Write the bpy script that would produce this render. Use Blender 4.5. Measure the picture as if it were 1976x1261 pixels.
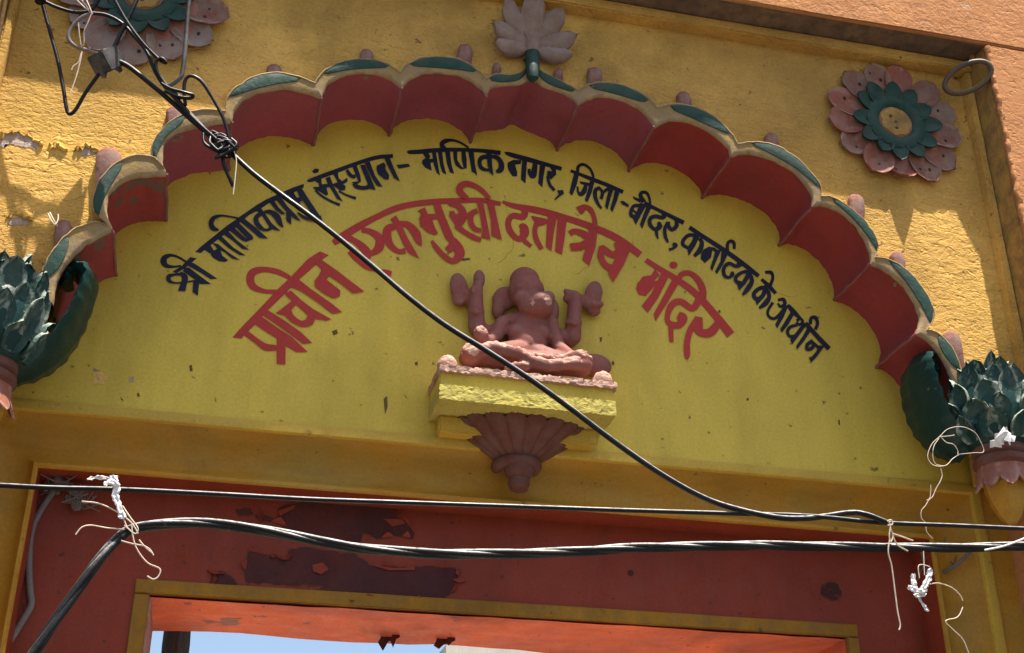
import bpy, bmesh, math, random
from mathutils import Vector, Matrix
from mathutils.geometry import tessellate_polygon

random.seed(7)
for o in list(bpy.data.objects):
    bpy.data.objects.remove(o)
S = bpy.context.scene
COL = S.collection
R = math.radians

# ------------------------------------------------------------------ camera
CAM = Vector((-1.1, -4.6, 1.6))
YAW, PITCH, ROLL, FPX = 0.2351117, 0.4675215, 0.0022172, 2455.47
CX, CY = 988.0, 630.5
FW = Vector((math.sin(YAW) * math.cos(PITCH), math.cos(YAW) * math.cos(PITCH), math.sin(PITCH)))
_r = Vector((math.cos(YAW), -math.sin(YAW), 0))
_u = _r.cross(FW)
RT = math.cos(ROLL) * _r + math.sin(ROLL) * _u
UP = -math.sin(ROLL) * _r + math.cos(ROLL) * _u
cam = bpy.data.cameras.new('camera')
cam.sensor_width = 36
cam.lens = 36 * FPX / 1976
cam.clip_start = 0.05
cam.clip_end = 2000
camo = bpy.data.objects.new('camera', cam)
COL.objects.link(camo)
camo.matrix_world = Matrix((RT, UP, -FW)).transposed().to_4x4()
camo.location = CAM
S.camera = camo

# ------------------------------------------------------------------ light
SUN = Vector((-0.52, 1.0, -4.35)).normalized()          # direction the light travels
elev = math.asin(-SUN.z)
azim = math.atan2(-SUN.x, -SUN.y)                        # compass angle of the sun from +Y towards +X
W = bpy.data.worlds.new('World')
S.world = W
W.use_nodes = True
nt = W.node_tree
bg = nt.nodes['Background']
sky = nt.nodes.new('ShaderNodeTexSky')
sky.sky_type = 'NISHITA'
sky.sun_disc = False
sky.sun_elevation = elev
sky.sun_rotation = azim
sky.altitude = 200
sky.dust_density = 3.0
nt.links.new(sky.outputs[0], bg.inputs[0])
bg.inputs[1].default_value = 0.092
sl = bpy.data.lights.new('sun', 'SUN')
sl.energy = 5.0
sl.angle = R(0.53)
sl.color = (1.0, 0.93, 0.82)
so = bpy.data.objects.new('sun', sl)
COL.objects.link(so)
so.rotation_euler = SUN.to_track_quat('-Z', 'Y').to_euler()
so.location = (2, -4, 14)
S.view_settings.view_transform = 'Standard'
S.view_settings.look = 'None'
S.view_settings.exposure = 1.22
S.view_settings.gamma = 1
S.view_settings.use_curve_mapping = False


# ------------------------------------------------------------------ helpers
def at(px, py, y=0.0):
    """point of the plane Y = y that the photograph shows at px, py"""
    d = FW * FPX + RT * (px - CX) - UP * (py - CY)
    return CAM + d * ((y - CAM.y) / d.y)


def wpos(o):
    v = Vector((0, 0, 0))
    while o:
        v += o.location
        o = o.parent
    return v


class MB:
    def __init__(s):
        s.v = []
        s.f = []

    def add(s, vs, fs):
        n = len(s.v)
        s.v += [Vector(v) for v in vs]
        s.f += [tuple(i + n for i in f) for f in fs]
        return s

    def box(s, a, b):
        (x0, y0, z0), (x1, y1, z1) = a, b
        return s.add([(x0, y0, z0), (x1, y0, z0), (x1, y1, z0), (x0, y1, z0), (x0, y0, z1), (x1, y0, z1), (x1, y1, z1), (x0, y1, z1)],
                     [(0, 3, 2, 1), (4, 5, 6, 7), (0, 1, 5, 4), (1, 2, 6, 5), (2, 3, 7, 6), (3, 0, 4, 7)])

    def grid(s, rows, close=False):
        n = len(rows[0])
        vs = [p for r in rows for p in r]
        fs = []
        for i in range(len(rows) - 1):
            for j in range(n if close else n - 1):
                k = (j + 1) % n
                fs.append((i * n + j, i * n + k, (i + 1) * n + k, (i + 1) * n + j))
        return s.add(vs, fs)

    def poly(s, pts, y0, y1=None):
        """outline in x, z; front at y0, optional sides back to y1"""
        tri = tessellate_polygon([[Vector((p[0], p[1], 0)) for p in pts]])
        n = len(pts)
        area = sum(pts[i][0] * pts[(i + 1) % n][1] - pts[(i + 1) % n][0] * pts[i][1] for i in range(n))
        fr = []
        for t in tri:
            a, b, c = [pts[i] for i in t]
            cr = (b[0] - a[0]) * (c[1] - a[1]) - (c[0] - a[0]) * (b[1] - a[1])
            fr.append(t if cr > 0 else t[::-1])
        s.add([(p[0], y0, p[1]) for p in pts], fr)
        if y1 is not None:
            vs = [(p[0], y0, p[1]) for p in pts] + [(p[0], y1, p[1]) for p in pts]
            fs = []
            for i in range(n):
                j = (i + 1) % n
                fs.append((i, i + n, j + n, j) if area > 0 else (i, j, j + n, i + n))
            s.add(vs, fs)
        return s

    def tube(s, pts, rad, seg=8, cap=True):
        pts = [Vector(p) for p in pts]
        n = len(pts)
        if not hasattr(rad, '__len__'):
            rad = [rad] * n
        rows = []
        t0 = (pts[1] - pts[0]).normalized()
        nrm = t0.orthogonal().normalized()
        for i in range(n):
            t = (pts[min(i + 1, n - 1)] - pts[max(i - 1, 0)]).normalized()
            nrm = (nrm - t * nrm.dot(t))
            nrm = nrm.normalized() if nrm.length > 1e-6 else t.orthogonal().normalized()
            b = t.cross(nrm)
            rows.append([pts[i] + (nrm * math.cos(a) + b * math.sin(a)) * rad[i] for a in [2 * math.pi * k / seg for k in range(seg)]])
        s.grid(rows, True)
        if cap:
            s.add(rows[0], [tuple(range(seg))[::-1]])
            s.add(rows[-1], [tuple(range(seg))])
        return s

    def lathe(s, c, prof, seg=24, ax=Vector((0, 0, 1)), flute=0, amp=0.0, a0=0, a1=2 * math.pi):
        """profile of (radius, height) about the axis ax through c"""
        c = Vector(c)
        ax = ax.normalized()
        e1 = Vector((1, 0, 0)) if abs(ax.x) < 0.9 else Vector((0, 1, 0))
        e1 = (e1 - ax * e1.dot(ax)).normalized()
        e2 = ax.cross(e1)
        full = abs(a1 - a0 - 2 * math.pi) < 1e-6
        rows = []
        for r, h in prof:
            row = []
            for k in range(seg if full else seg + 1):
                a = a0 + (a1 - a0) * k / seg
                rr = r * (1 + amp * (abs(math.cos(flute * a / 2)) - 0.6)) if flute else r
                row.append(c + ax * h + (e1 * math.cos(a) + e2 * math.sin(a)) * rr)
            rows.append(row)
        return s.grid(rows, full)

    def sphere(s, c, r, seg=16, rings=10, M=None):
        c = Vector(c)
        r = r if hasattr(r, '__len__') else (r, r, r)
        vs = []
        for i in range(rings + 1):
            t = math.pi * i / rings
            for k in range(seg):
                a = 2 * math.pi * k / seg
                p = Vector((math.sin(t) * math.cos(a) * r[0], math.sin(t) * math.sin(a) * r[1], math.cos(t) * r[2]))
                vs.append(c + (M @ p if M else p))
        fs = []
        for i in range(rings):
            for k in range(seg):
                j = (k + 1) % seg
                fs.append((i * seg + k, (i + 1) * seg + k, (i + 1) * seg + j, i * seg + j))
        return s.add(vs, fs)

    def petal(s, M, L, Wd, curl=0.03, cup=0.02, point=0.5, nu=6, nv=8, thick=0.01, notch=0.0, belly=0.0, blunt=0.75, cexp=2.4, rag=0.0):
        """leaf of length L along local +Z, width Wd along X, face towards local -Y; tip curls to -Y"""
        top, bot = [], []
        for j in range(nv + 1):
            t = j / nv
            w = Wd / 2 * (math.sin(math.pi * min(1, 0.16 + 0.84 * t) ** point)) ** blunt if j < nv else 0.0
            w = max(w, 0.001)
            r0, r1 = [], []
            for i in range(nu + 1):
                u = 2 * i / nu - 1
                y = -curl * t ** cexp - cup * u * u * math.sin(math.pi * (0.15 + 0.8 * t)) - belly * math.sin(math.pi * t) * (1 - u * u)
                z = L * t - notch * abs(u) * t
                if rag:
                    y += random.uniform(-rag, rag)
                    z += random.uniform(-rag, rag) * t
                    if abs(u) > 0.9:
                        u *= 1 + random.uniform(-rag, rag) * 14
                r0.append(M @ Vector((u * w, y, z)))
                r1.append(M @ Vector((u * w * 0.97, y + thick, z * 0.985)))
            top.append(r0)
            bot.append(r1)
        s.grid(top)
        s.grid([r[::-1] for r in bot])
        for j in range(nv):
            for e in (0, nu):
                a, b, c, d = top[j][e], top[j + 1][e], bot[j + 1][e], bot[j][e]
                s.add([a, b, c, d], [(0, 1, 2, 3) if e else (3, 2, 1, 0)])
        return s

    def build(s, name, mat, parent=None, smooth=True, merge=True, angle=40):
        off = wpos(parent) if parent else Vector((0, 0, 0))
        me = bpy.data.meshes.new(name)
        me.from_pydata([v - off for v in s.v], [], s.f)
        if merge:
            bm = bmesh.new()
            bm.from_mesh(me)
            bmesh.ops.remove_doubles(bm, verts=bm.verts, dist=1e-5)
            bmesh.ops.recalc_face_normals(bm, faces=bm.faces)
            bm.to_mesh(me)
            bm.free()
        o = bpy.data.objects.new(name, me)
        COL.objects.link(o)
        o.parent = parent
        if mat:
            me.materials.append(mat)
        if smooth:
            me.shade_smooth()
            me.set_sharp_from_angle(angle=R(angle))
        return o


def tag(o, label=None, cat=None, group=None, kind=None):
    for k, v in (('label', label), ('category', cat), ('group', group), ('kind', kind)):
        if v:
            o[k] = v
    return o


def empty(name, loc, label, cat, group=None):
    o = bpy.data.objects.new(name, None)
    COL.objects.link(o)
    o.location = loc
    o.empty_display_size = 0.1
    return tag(o, label, cat, group)


def cr(pts, n=8):
    """Catmull-Rom through tuples of any length"""
    pts = [tuple(p) for p in pts]
    P = [tuple(2 * a - b for a, b in zip(pts[0], pts[1]))] + pts + [tuple(2 * a - b for a, b in zip(pts[-1], pts[-2]))]
    out = []
    for i in range(1, len(P) - 2):
        for k in range(n):
            t = k / n
            out.append(tuple(0.5 * (2 * b + (c - a) * t + (2 * a - 5 * b + 4 * c - d) * t * t + (3 * b - a - 3 * c + d) * t ** 3)
                             for a, b, c, d in zip(P[i - 1], P[i], P[i + 1], P[i + 2])))
    out.append(pts[-1])
    return out


def resample(pts, n):
    pts = [Vector(p) for p in pts]
    d = [0]
    for a, b in zip(pts, pts[1:]):
        d.append(d[-1] + (b - a).length)
    out = []
    j = 0
    for k in range(n):
        t = d[-1] * k / (n - 1)
        while j < len(pts) - 2 and d[j + 1] < t:
            j += 1
        u = (t - d[j]) / max(1e-9, d[j + 1] - d[j])
        out.append(pts[j].lerp(pts[j + 1], min(1, u)))
    return out


# ------------------------------------------------------------------ materials
def srgb(r, g, b):
    return tuple((c / 255 / 12.92 if c / 255 <= 0.04045 else ((c / 255 + 0.055) / 1.055) ** 2.4) for c in (r, g, b)) + (1,)


def lin(r, g, b):
    return (r, g, b, 1)


def paint(name, c1, c2, dirt=lin(0.05, 0.035, 0.02), rough=0.75, scale=2.2, spots=0.5, chip=None, chip_t=0.72, bump=0.25, bdist=0.004,
          bscale=60, stretch=None, coarse=0.0, cscale=9, streak=0.35, metal=0.0, spec=0.22, dust=None, dust_amt=0.0, crack=0.0, edge=None, edge_amt=0.7, blotch=0.0, uneven=0.0, lit_dusty_top=None):
    m = bpy.data.materials.new(name)
    m.use_nodes = True
    t = m.node_tree
    N, L = t.nodes, t.links
    b = N['Principled BSDF']
    b.inputs['Roughness'].default_value = rough
    b.inputs['Metallic'].default_value = metal
    b.inputs['Specular IOR Level'].default_value = spec
    tc = N.new('ShaderNodeTexCoord')
    co = tc.outputs['Object']

    def mapped(sc, loc=(0, 0, 0)):
        mp = N.new('ShaderNodeMapping')
        mp.inputs['Scale'].default_value = sc
        mp.inputs['Location'].default_value = loc
        L.new(co, mp.inputs[0])
        return mp.outputs[0]

    def noise(sc, det=6, rgh=0.6, vec=None, dist=0.0):
        n = N.new('ShaderNodeTexNoise')
        n.inputs['Scale'].default_value = sc
        n.inputs['Detail'].default_value = det
        n.inputs['Roughness'].default_value = rgh
        n.inputs['Distortion'].default_value = dist
        L.new(vec or co, n.inputs[0])
        return n.outputs[0]

    def ramp(src, a, bb, lo=0.0, hi=1.0):
        r = N.new('ShaderNodeMapRange')
        r.inputs[1].default_value = a
        r.inputs[2].default_value = bb
        r.inputs[3].default_value = lo
        r.inputs[4].default_value = hi
        L.new(src, r.inputs[0])
        return r.outputs[0]

    def mix(f, a, bb, mode='MIX'):
        x = N.new('ShaderNodeMix')
        x.data_type = 'RGBA'
        x.blend_type = mode
        for sock, val in ((x.inputs[0], f), (x.inputs[6], a), (x.inputs[7], bb)):
            if hasattr(val, 'links'):
                L.new(val, sock)
            else:
                sock.default_value = val
        return x.outputs[2]

    base = mix(ramp(noise(scale, 8, 0.62), 0.32, 0.68), c1, c2)
    # faint brush and rain streaks
    st = ramp(noise(6, 5, 0.6, mapped((1.0, 1.0, 0.16) if not stretch else stretch)), 0.45, 0.75, 0.0, streak)
    base = mix(st, base, tuple(x * 0.55 for x in c1[:3]) + (1,))
    fine = ramp(noise(85, 4, 0.7), 0.3, 0.7, 0.86, 1.1)
    fc = N.new('ShaderNodeCombineColor')
    for k in range(3):
        L.new(fine, fc.inputs[k])
    base = mix(1.0, base, fc.outputs[0], 'MULTIPLY')
    sp = ramp(noise(24, 3, 0.55, mapped((1, 1, 1), (3.1, 1.7, 8.2))), 0.685, 0.735, 0, spots)
    base = mix(sp, base, dirt)
    hts = []
    if chip:
        cn = ramp(noise(3.4, 9, 0.62, mapped((1, 1, 1.6), (11.3, 4.1, 2.7)), 0.3), chip_t, chip_t + 0.012)
        base = mix(cn, base, chip)
        hts.append((cn, -0.5))
    if blotch:
        bl = ramp(noise(1.3, 7, 0.66, mapped((1, 1, 0.55), (7.7, 2.2, 4.4)), 0.6), 0.50, 0.70, 0, blotch)
        base = mix(bl, base, tuple(x * 0.42 for x in c2[:3]) + (1,))
    if edge:  # paler convex edges: sun catching the ridges painted in, also wear
        geo = N.new('ShaderNodeNewGeometry')
        ed = ramp(geo.outputs['Pointiness'], 0.508, 0.545)
        en = ramp(noise(30, 4, 0.6), 0.38, 0.56, 0, edge_amt)
        em = N.new('ShaderNodeMath')
        em.operation = 'MULTIPLY'
        L.new(ed, em.inputs[0])
        L.new(en, em.inputs[1])
        base = mix(em.outputs[0], base, edge)
    if dust:
        dn = ramp(noise(14, 6, 0.65), 0.4, 0.65, 0, dust_amt)
        base = mix(dn, base, dust)
    if lit_dusty_top:                                   # pale colour on up-facing surfaces: sunlit tops painted in, plus settled dust
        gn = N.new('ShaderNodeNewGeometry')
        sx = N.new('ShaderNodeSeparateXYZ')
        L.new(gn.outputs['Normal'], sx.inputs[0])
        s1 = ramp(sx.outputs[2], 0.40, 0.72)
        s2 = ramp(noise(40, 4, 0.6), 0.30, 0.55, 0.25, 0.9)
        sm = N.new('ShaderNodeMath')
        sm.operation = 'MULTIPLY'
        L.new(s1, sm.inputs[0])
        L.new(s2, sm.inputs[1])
        base = mix(sm.outputs[0], base, lit_dusty_top)
    L.new(base, b.inputs['Base Color'])
    # relief
    bp = N.new('ShaderNodeBump')
    bp.inputs['Strength'].default_value = bump
    bp.inputs['Distance'].default_value = bdist
    h = noise(bscale, 8, 0.65, mapped(stretch) if stretch else None)
    cur = ramp(h, 0, 1, -0.5, 0.5)

    def madd(a, bsrc, k):
        mm = N.new('ShaderNodeMath')
        mm.operation = 'MULTIPLY_ADD'
        L.new(bsrc, mm.inputs[0])
        mm.inputs[1].default_value = k
        L.new(a, mm.inputs[2])
        return mm.outputs[0]
    if uneven:
        um = N.new('ShaderNodeMath')
        um.operation = 'MULTIPLY'
        L.new(cur, um.inputs[0])
        L.new(ramp(noise(1.9, 4, 0.6, mapped((1, 1, 1), (2, 9, 4))), 0.38, 0.62, 1 - uneven, 1 + uneven), um.inputs[1])
        cur = um.outputs[0]
        # chisel-like pits
        cur = madd(cur, ramp(noise(17, 2, 0.5, mapped((1.2, 1, 1.7), (1, 5, 3)), 1.2), 0.30, 0.42, -1, 0), 0.35 * uneven)
    if coarse:
        cur = madd(cur, noise(cscale, 5, 0.55, mapped((0.75, 1, 1.35), (5, 2, 1)), 0.8), coarse)
    for src, k in hts:
        cur = madd(cur, src, k)
    if crack:
        v = N.new('ShaderNodeTexVoronoi')
        v.feature = 'DISTANCE_TO_EDGE'
        v.inputs['Scale'].default_value = 2.3
        L.new(mapped((1, 1, 1), (0.3, 0.1, 0.7)), v.inputs[0])
        cur = madd(cur, ramp(v.outputs[0], 0.0, 0.012, -1, 0), crack)
    L.new(cur, bp.inputs['Height'])
    L.new(bp.outputs[0], b.inputs['Normal'])
    rr = ramp(noise(11, 4, 0.6), 0.3, 0.7, max(0.05, rough - 0.12), min(1, rough + 0.12))
    L.new(rr, b.inputs['Roughness'])
    return m


GREYP = srgb(176, 158, 140)
M = {}
M['tymp'] = paint('yellow_sign_paint', lin(0.69, 0.505, 0.070), lin(0.59, 0.43, 0.064), spots=0.7, rough=0.6, bump=0.3, bscale=28, coarse=0.6, cscale=4, streak=0.4, blotch=0.32, crack=0.12, scale=1.4)
M['spandrel'] = paint('rough_yellow_plaster', lin(0.75, 0.450, 0.102), lin(0.61, 0.345, 0.090), spots=0.7, rough=0.9, bump=0.85, bdist=0.018, bscale=55,
                      stretch=(0.8, 1, 1.5), coarse=0.7, cscale=16, streak=0.35, chip=srgb(172, 150, 128), chip_t=0.765, crack=0.06, uneven=0.9, blotch=0.45)
M['salmon'] = paint('salmon_plaster', lin(0.55, 0.245, 0.092), lin(0.43, 0.18, 0.066), spots=0.5, rough=0.9, bump=0.7, bdist=0.010, bscale=48, coarse=0.6, cscale=14,
                    streak=0.3, chip=srgb(190, 150, 120), chip_t=0.70, uneven=0.7, blotch=0.2)
M['reveal'] = paint('ochre_reveal_plaster', lin(0.48, 0.29, 0.065), lin(0.34, 0.19, 0.06), spots=0.6, rough=0.8, bump=0.6, bdist=0.01, bscale=28, coarse=0.5, streak=0.5,
                    dust=lin(0.10, 0.07, 0.05), dust_amt=0.6)
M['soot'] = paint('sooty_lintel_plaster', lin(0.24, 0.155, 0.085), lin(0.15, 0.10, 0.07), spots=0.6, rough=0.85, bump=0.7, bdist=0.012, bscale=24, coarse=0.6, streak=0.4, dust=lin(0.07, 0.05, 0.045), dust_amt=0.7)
M['ochre'] = paint('ochre_moulding_paint', lin(0.46, 0.205, 0.012), lin(0.39, 0.235, 0.040), spots=0.7, rough=0.55, bump=0.35, bscale=20, coarse=0.6, cscale=4, streak=0.45, scale=3.0, blotch=0.4,
                   stretch=(0.5, 1, 2.5))
M['lip'] = paint('yellow_lip_paint', lin(0.55, 0.37, 0.05), lin(0.46, 0.29, 0.045), spots=0.4, rough=0.55, bump=0.3, bscale=30)
M['soffit'] = paint('skylit_maroon_soffit_paint', lin(0.35, 0.072, 0.095), lin(0.27, 0.080, 0.115), dirt=lin(0.10, 0.05, 0.05), spots=0.5, rough=0.6, bump=0.4, bscale=25, streak=0.35, blotch=0.4,
                    chip=srgb(150, 118, 108), chip_t=0.735)  # bluer than the right cusps: skylight tint and dust put into the colour
M['soffit3'] = paint('brick_soffit_paint', lin(0.34, 0.046, 0.046), lin(0.27, 0.050, 0.056), dirt=lin(0.10, 0.05, 0.05), spots=0.5, rough=0.6, bump=0.4, bscale=25, streak=0.35, blotch=0.4)
M['soffit2'] = paint('peeling_soffit_paint', lin(0.34, 0.055, 0.05), lin(0.25, 0.055, 0.065), spots=0.5, rough=0.7, bump=0.5, bscale=25, streak=0.3, chip=srgb(112, 86, 80), chip_t=0.55)
M['ridge'] = paint('dusty_ridge_paint', lin(0.27, 0.070, 0.080), lin(0.21, 0.085, 0.085), spots=0.5, rough=0.85, bump=0.6, bscale=30, streak=0.3, scale=6, dust=lin(0.24, 0.13, 0.10), dust_amt=0.6)
M['rim'] = paint('beige_yellow_rim', lin(0.34, 0.225, 0.072), lin(0.25, 0.165, 0.072), edge=lin(0.5, 0.4, 0.24), edge_amt=0.5, spots=0.5, rough=0.85, bump=0.55, bdist=0.006, bscale=40, streak=0.4,
                 dust=lin(0.26, 0.18, 0.12), dust_amt=0.7)
M['green'] = paint('green_ornament_paint', lin(0.009, 0.056, 0.036), lin(0.012, 0.044, 0.036), dirt=lin(0.2, 0.19, 0.15), spots=0.5, rough=0.6, bump=0.6, bscale=30, bdist=0.006,
                   streak=0.3, dust=lin(0.055, 0.065, 0.045), dust_amt=0.5, chip=lin(0.30, 0.30, 0.24), chip_t=0.72)
M['capleaf'] = paint('worn_sunlit_green_leaf_paint', lin(0.010, 0.050, 0.040), lin(0.014, 0.058, 0.050), dirt=lin(0.3, 0.28, 0.22), spots=0.8, rough=0.6, bump=0.9, bscale=26, bdist=0.010, streak=0.3, coarse=0.6, edge=lin(0.36, 0.40, 0.33), edge_amt=0.8, lit_dusty_top=lin(0.40, 0.46, 0.38), dust=lin(0.10, 0.125, 0.10), dust_amt=0.45)  # pale edges and tops paint sun-caught highlights on to the leaves
M['darkgreen'] = paint('dark_green_paint', lin(0.006, 0.032, 0.028), lin(0.009, 0.042, 0.034), dirt=lin(0.2, 0.2, 0.16), spots=0.35, rough=0.36, bump=0.5, bscale=26, bdist=0.008,
                       streak=0.2, coarse=0.3)
M['pink'] = paint('dusty_pink_paint', lin(0.35, 0.105, 0.060), lin(0.25, 0.082, 0.054), edge=lin(0.5, 0.33, 0.25), edge_amt=0.5, spots=0.8, rough=0.7, bump=0.6, bscale=35, streak=0.4, blotch=0.4, dust=lin(0.26, 0.165, 0.135), dust_amt=0.6)
M['bud'] = paint('dusty_bud_paint', lin(0.27, 0.085, 0.058), lin(0.20, 0.088, 0.068), blotch=0.6, spots=0.7, rough=0.85, bump=0.6, bscale=40, bdist=0.006, streak=0.3, dust=lin(0.30, 0.21, 0.17), dust_amt=0.8)
M['pink2'] = paint('faded_brick_paint', lin(0.27, 0.105, 0.070), lin(0.22, 0.095, 0.070), edge=lin(0.42, 0.3, 0.22), edge_amt=0.5, spots=0.8, rough=0.8, bump=0.7, bscale=35, streak=0.4, blotch=0.5, scale=6, dust=lin(0.24, 0.17, 0.13), dust_amt=0.75)
M['hole'] = paint('shadowed_hole', lin(0.05, 0.03, 0.02), lin(0.07, 0.035, 0.03), rough=0.9, bump=0.1)
M['greypink'] = paint('faded_mauve_plaster', lin(0.27, 0.175, 0.125), lin(0.21, 0.130, 0.105), spots=0.4, rough=0.8, bump=0.5, bscale=30, streak=0.3, dust=lin(0.3, 0.24, 0.2), dust_amt=0.6)
M['clay'] = paint('red_clay_paint', lin(0.29, 0.082, 0.058), lin(0.21, 0.072, 0.056), edge=lin(0.42, 0.22, 0.17), edge_amt=0.4, spots=0.6, rough=0.65, blotch=0.3, bump=0.6, bscale=30, bdist=0.006, coarse=0.5, cscale=14, streak=0.2,
                  dust=lin(0.22, 0.12, 0.10), dust_amt=0.6)
M['broken_lit_clay'] = paint('broken_sunlit_pale_clay', lin(0.60, 0.38, 0.29), lin(0.46, 0.26, 0.20), spots=0.5, rough=0.9, bump=1.0, bdist=0.014, bscale=45, coarse=1.0, cscale=22, streak=0.1)
M['maroonclay'] = paint('dark_maroon_clay', lin(0.155, 0.048, 0.030), lin(0.115, 0.045, 0.032), spots=0.5, rough=0.7, bump=0.5, bscale=30, streak=0.3, dust=lin(0.16, 0.10, 0.08), dust_amt=0.5)
M['roughyellow'] = paint('chipped_yellow_plaster', lin(0.52, 0.43, 0.10), lin(0.42, 0.34, 0.085), dirt=lin(0.55, 0.5, 0.42), spots=0.8, rough=0.9, bump=0.7, bdist=0.012, bscale=40, coarse=1.0,
                         cscale=24, streak=0.1, chip=srgb(196, 186, 160), chip_t=0.64)
M['doorred'] = paint('brick_red_door_paint', lin(0.26, 0.040, 0.016), lin(0.205, 0.036, 0.018), dirt=lin(0.07, 0.02, 0.016), spots=0.8, rough=0.6, bump=0.35, bscale=22, streak=0.45, coarse=0.4, blotch=0.35)
M['peeled'] = paint('old_maroon_underpaint', lin(0.105, 0.026, 0.020), lin(0.060, 0.022, 0.022), spots=0.6, rough=0.85, bump=0.7, bscale=30, streak=0.4, scale=5, blotch=0.6, chip=lin(0.24, 0.040, 0.018), chip_t=0.64)
M['peeledge'] = paint('lifted_paint_edge', lin(0.17, 0.05, 0.03), lin(0.10, 0.03, 0.022), spots=0.4, rough=0.9, bump=0.5, scale=8)
M['orange'] = paint('glow_streaked_orange_paint', lin(0.85, 0.15, 0.040), lin(0.42, 0.085, 0.05), dirt=lin(0.10, 0.02, 0.015), spots=0.7, rough=0.75, bump=0.7, bscale=18, streak=0.5, scale=1.6,
                    stretch=(0.35, 2.0, 1), blotch=0.7, chip=srgb(150, 90, 75), chip_t=0.66)  # bright and dark streaks paint patches of reflected glow into the colour
M['frame'] = paint('dirty_yellow_frame', lin(0.36, 0.170, 0.008), lin(0.27, 0.125, 0.008), spots=0.9, rough=0.65, bump=0.7, bscale=24, streak=0.5, blotch=0.6, dust=lin(0.15, 0.09, 0.03), dust_amt=0.5)
M['navy'] = paint('navy_letter_paint', lin(0.010, 0.011, 0.026), lin(0.016, 0.015, 0.034), dirt=lin(0.04, 0.04, 0.05), spots=0.2, rough=0.5, bump=0.1, bscale=30, streak=0.1)
M['redletter'] = paint('red_letter_paint', lin(0.47, 0.040, 0.028), lin(0.39, 0.038, 0.026), dirt=lin(0.2, 0.03, 0.02), spots=0.2, rough=0.5, bump=0.1, bscale=30, streak=0.15)
M['grime'] = paint('bare_mortar', lin(0.54, 0.42, 0.34), lin(0.38, 0.28, 0.22), spots=0.6, rough=0.95, bump=1.0, bscale=34, bdist=0.016, coarse=0.8, cscale=14, scale=7, chip=lin(0.72, 0.46, 0.14), chip_t=0.535)
M['speck'] = paint('dark_grime', lin(0.16, 0.11, 0.03), lin(0.10, 0.07, 0.03), rough=0.9, bump=0.2)
M['cable'] = paint('black_cable_sheath', lin(0.005, 0.005, 0.006), lin(0.009, 0.009, 0.010), dirt=lin(0.10, 0.09, 0.08), spots=0.2, rough=0.38, bump=0.2, bscale=60, streak=0.0, spec=0.20, lit_dusty_top=lin(0.58, 0.57, 0.55))  # pale top colour paints in the sun highlight along the sheath
M['dustycable'] = paint('dusty_black_cable', lin(0.006, 0.007, 0.007), lin(0.012, 0.012, 0.012), dirt=lin(0.12, 0.11, 0.10), spots=0.4, rough=0.42, bump=0.6, bscale=50, streak=0.0, spec=0.20, lit_dusty_top=lin(0.55, 0.54, 0.51))  # tops coloured pale like a sun highlight, besides the dust
M['box'] = paint('black_plastic_box', lin(0.022, 0.021, 0.022), lin(0.036, 0.035, 0.034), dirt=lin(0.15, 0.14, 0.12), spots=0.5, dust=lin(0.14, 0.13, 0.12), dust_amt=0.7, lit_dusty_top=lin(0.42, 0.40, 0.37), rough=0.55, bump=0.2, streak=0.1)
M['thread'] = paint('pale_thread', lin(0.62, 0.53, 0.42), lin(0.5, 0.40, 0.30), rough=0.8, bump=0.2, streak=0.0)
M['plastic'] = paint('white_plastic_scrap', lin(0.78, 0.76, 0.74), lin(0.66, 0.64, 0.62), rough=0.6, bump=0.3, bscale=50, streak=0.1)
M['web'] = paint('grey_dust_web', lin(0.20, 0.17, 0.15), lin(0.13, 0.11, 0.10), rough=0.95, bump=0.6)
M['conduit'] = paint('grey_flat_cable', lin(0.20, 0.165, 0.15), lin(0.16, 0.13, 0.12), rough=0.6, bump=0.2)
M['iron'] = paint('painted_iron_ring', lin(0.16, 0.115, 0.07), lin(0.09, 0.065, 0.05), rough=0.5, bump=0.6, bscale=50, lit_dusty_top=lin(0.5, 0.42, 0.32))
M['wood'] = paint('weathered_timber', lin(0.10, 0.085, 0.075), lin(0.05, 0.045, 0.042), rough=0.9, bump=1.0, bdist=0.02, bscale=14, stretch=(4, 4, 0.5), streak=0.4)
M['bounce'] = paint('pale_bounce_slab', lin(0.70, 0.62, 0.52), lin(0.62, 0.55, 0.46), rough=0.9, bump=0.3, bscale=10, scale=0.8)
M['ground'] = paint('dusty_street', lin(0.105, 0.095, 0.085), lin(0.085, 0.078, 0.070), rough=0.9, bump=0.4, bscale=12, scale=0.7)
M['house'] = paint('pale_house_render', lin(0.55, 0.52, 0.48), lin(0.45, 0.43, 0.40), rough=0.85, bump=0.3)
M['glass'] = paint('dark_window_glass', lin(0.02, 0.025, 0.03), lin(0.03, 0.03, 0.035), rough=0.1, bump=0.02)

# ------------------------------------------------------------------ main dimensions
YS, YF, YO = -0.30, -0.365, -0.492         # spandrel, fillet, outer wall
YR = -0.352                               # front of the arch rim
XL, XR, ZT = -2.088, 2.145, 5.442         # recess
FIL = 0.066
ZL = ZT + FIL                             # underside of the outer lintel
DX0, DX1, DZ = -1.758, 1.828, 3.225       # door surround inner edge
SUR = 0.245
YD = 0.20                                 # door panel
ZB = DZ + SUR                             # 3.47 bottom of the sign panel

# ground
g = MB().box((-150, -150, -0.3), (150, 150, 0)).build('ground', M['ground'], smooth=False)
tag(g, 'dark worn street paving', kind='structure')
g = MB().box((-1.6, -0.45, 0.001), (1.6, 14, 0.12)).build('bounce_slab', M['bounce'], smooth=False)  # unseen; added so its pale top throws sunlight on to the door soffit
tag(g, 'unseen pale slab added to bounce sunlight up to the door soffit', kind='structure')

# ------------------------------------------------------------------ facade wall
fac = empty('facade_wall', (0, YO, 0), 'salmon plaster outer wall with yellow recessed panel around the arch', 'wall')


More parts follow.
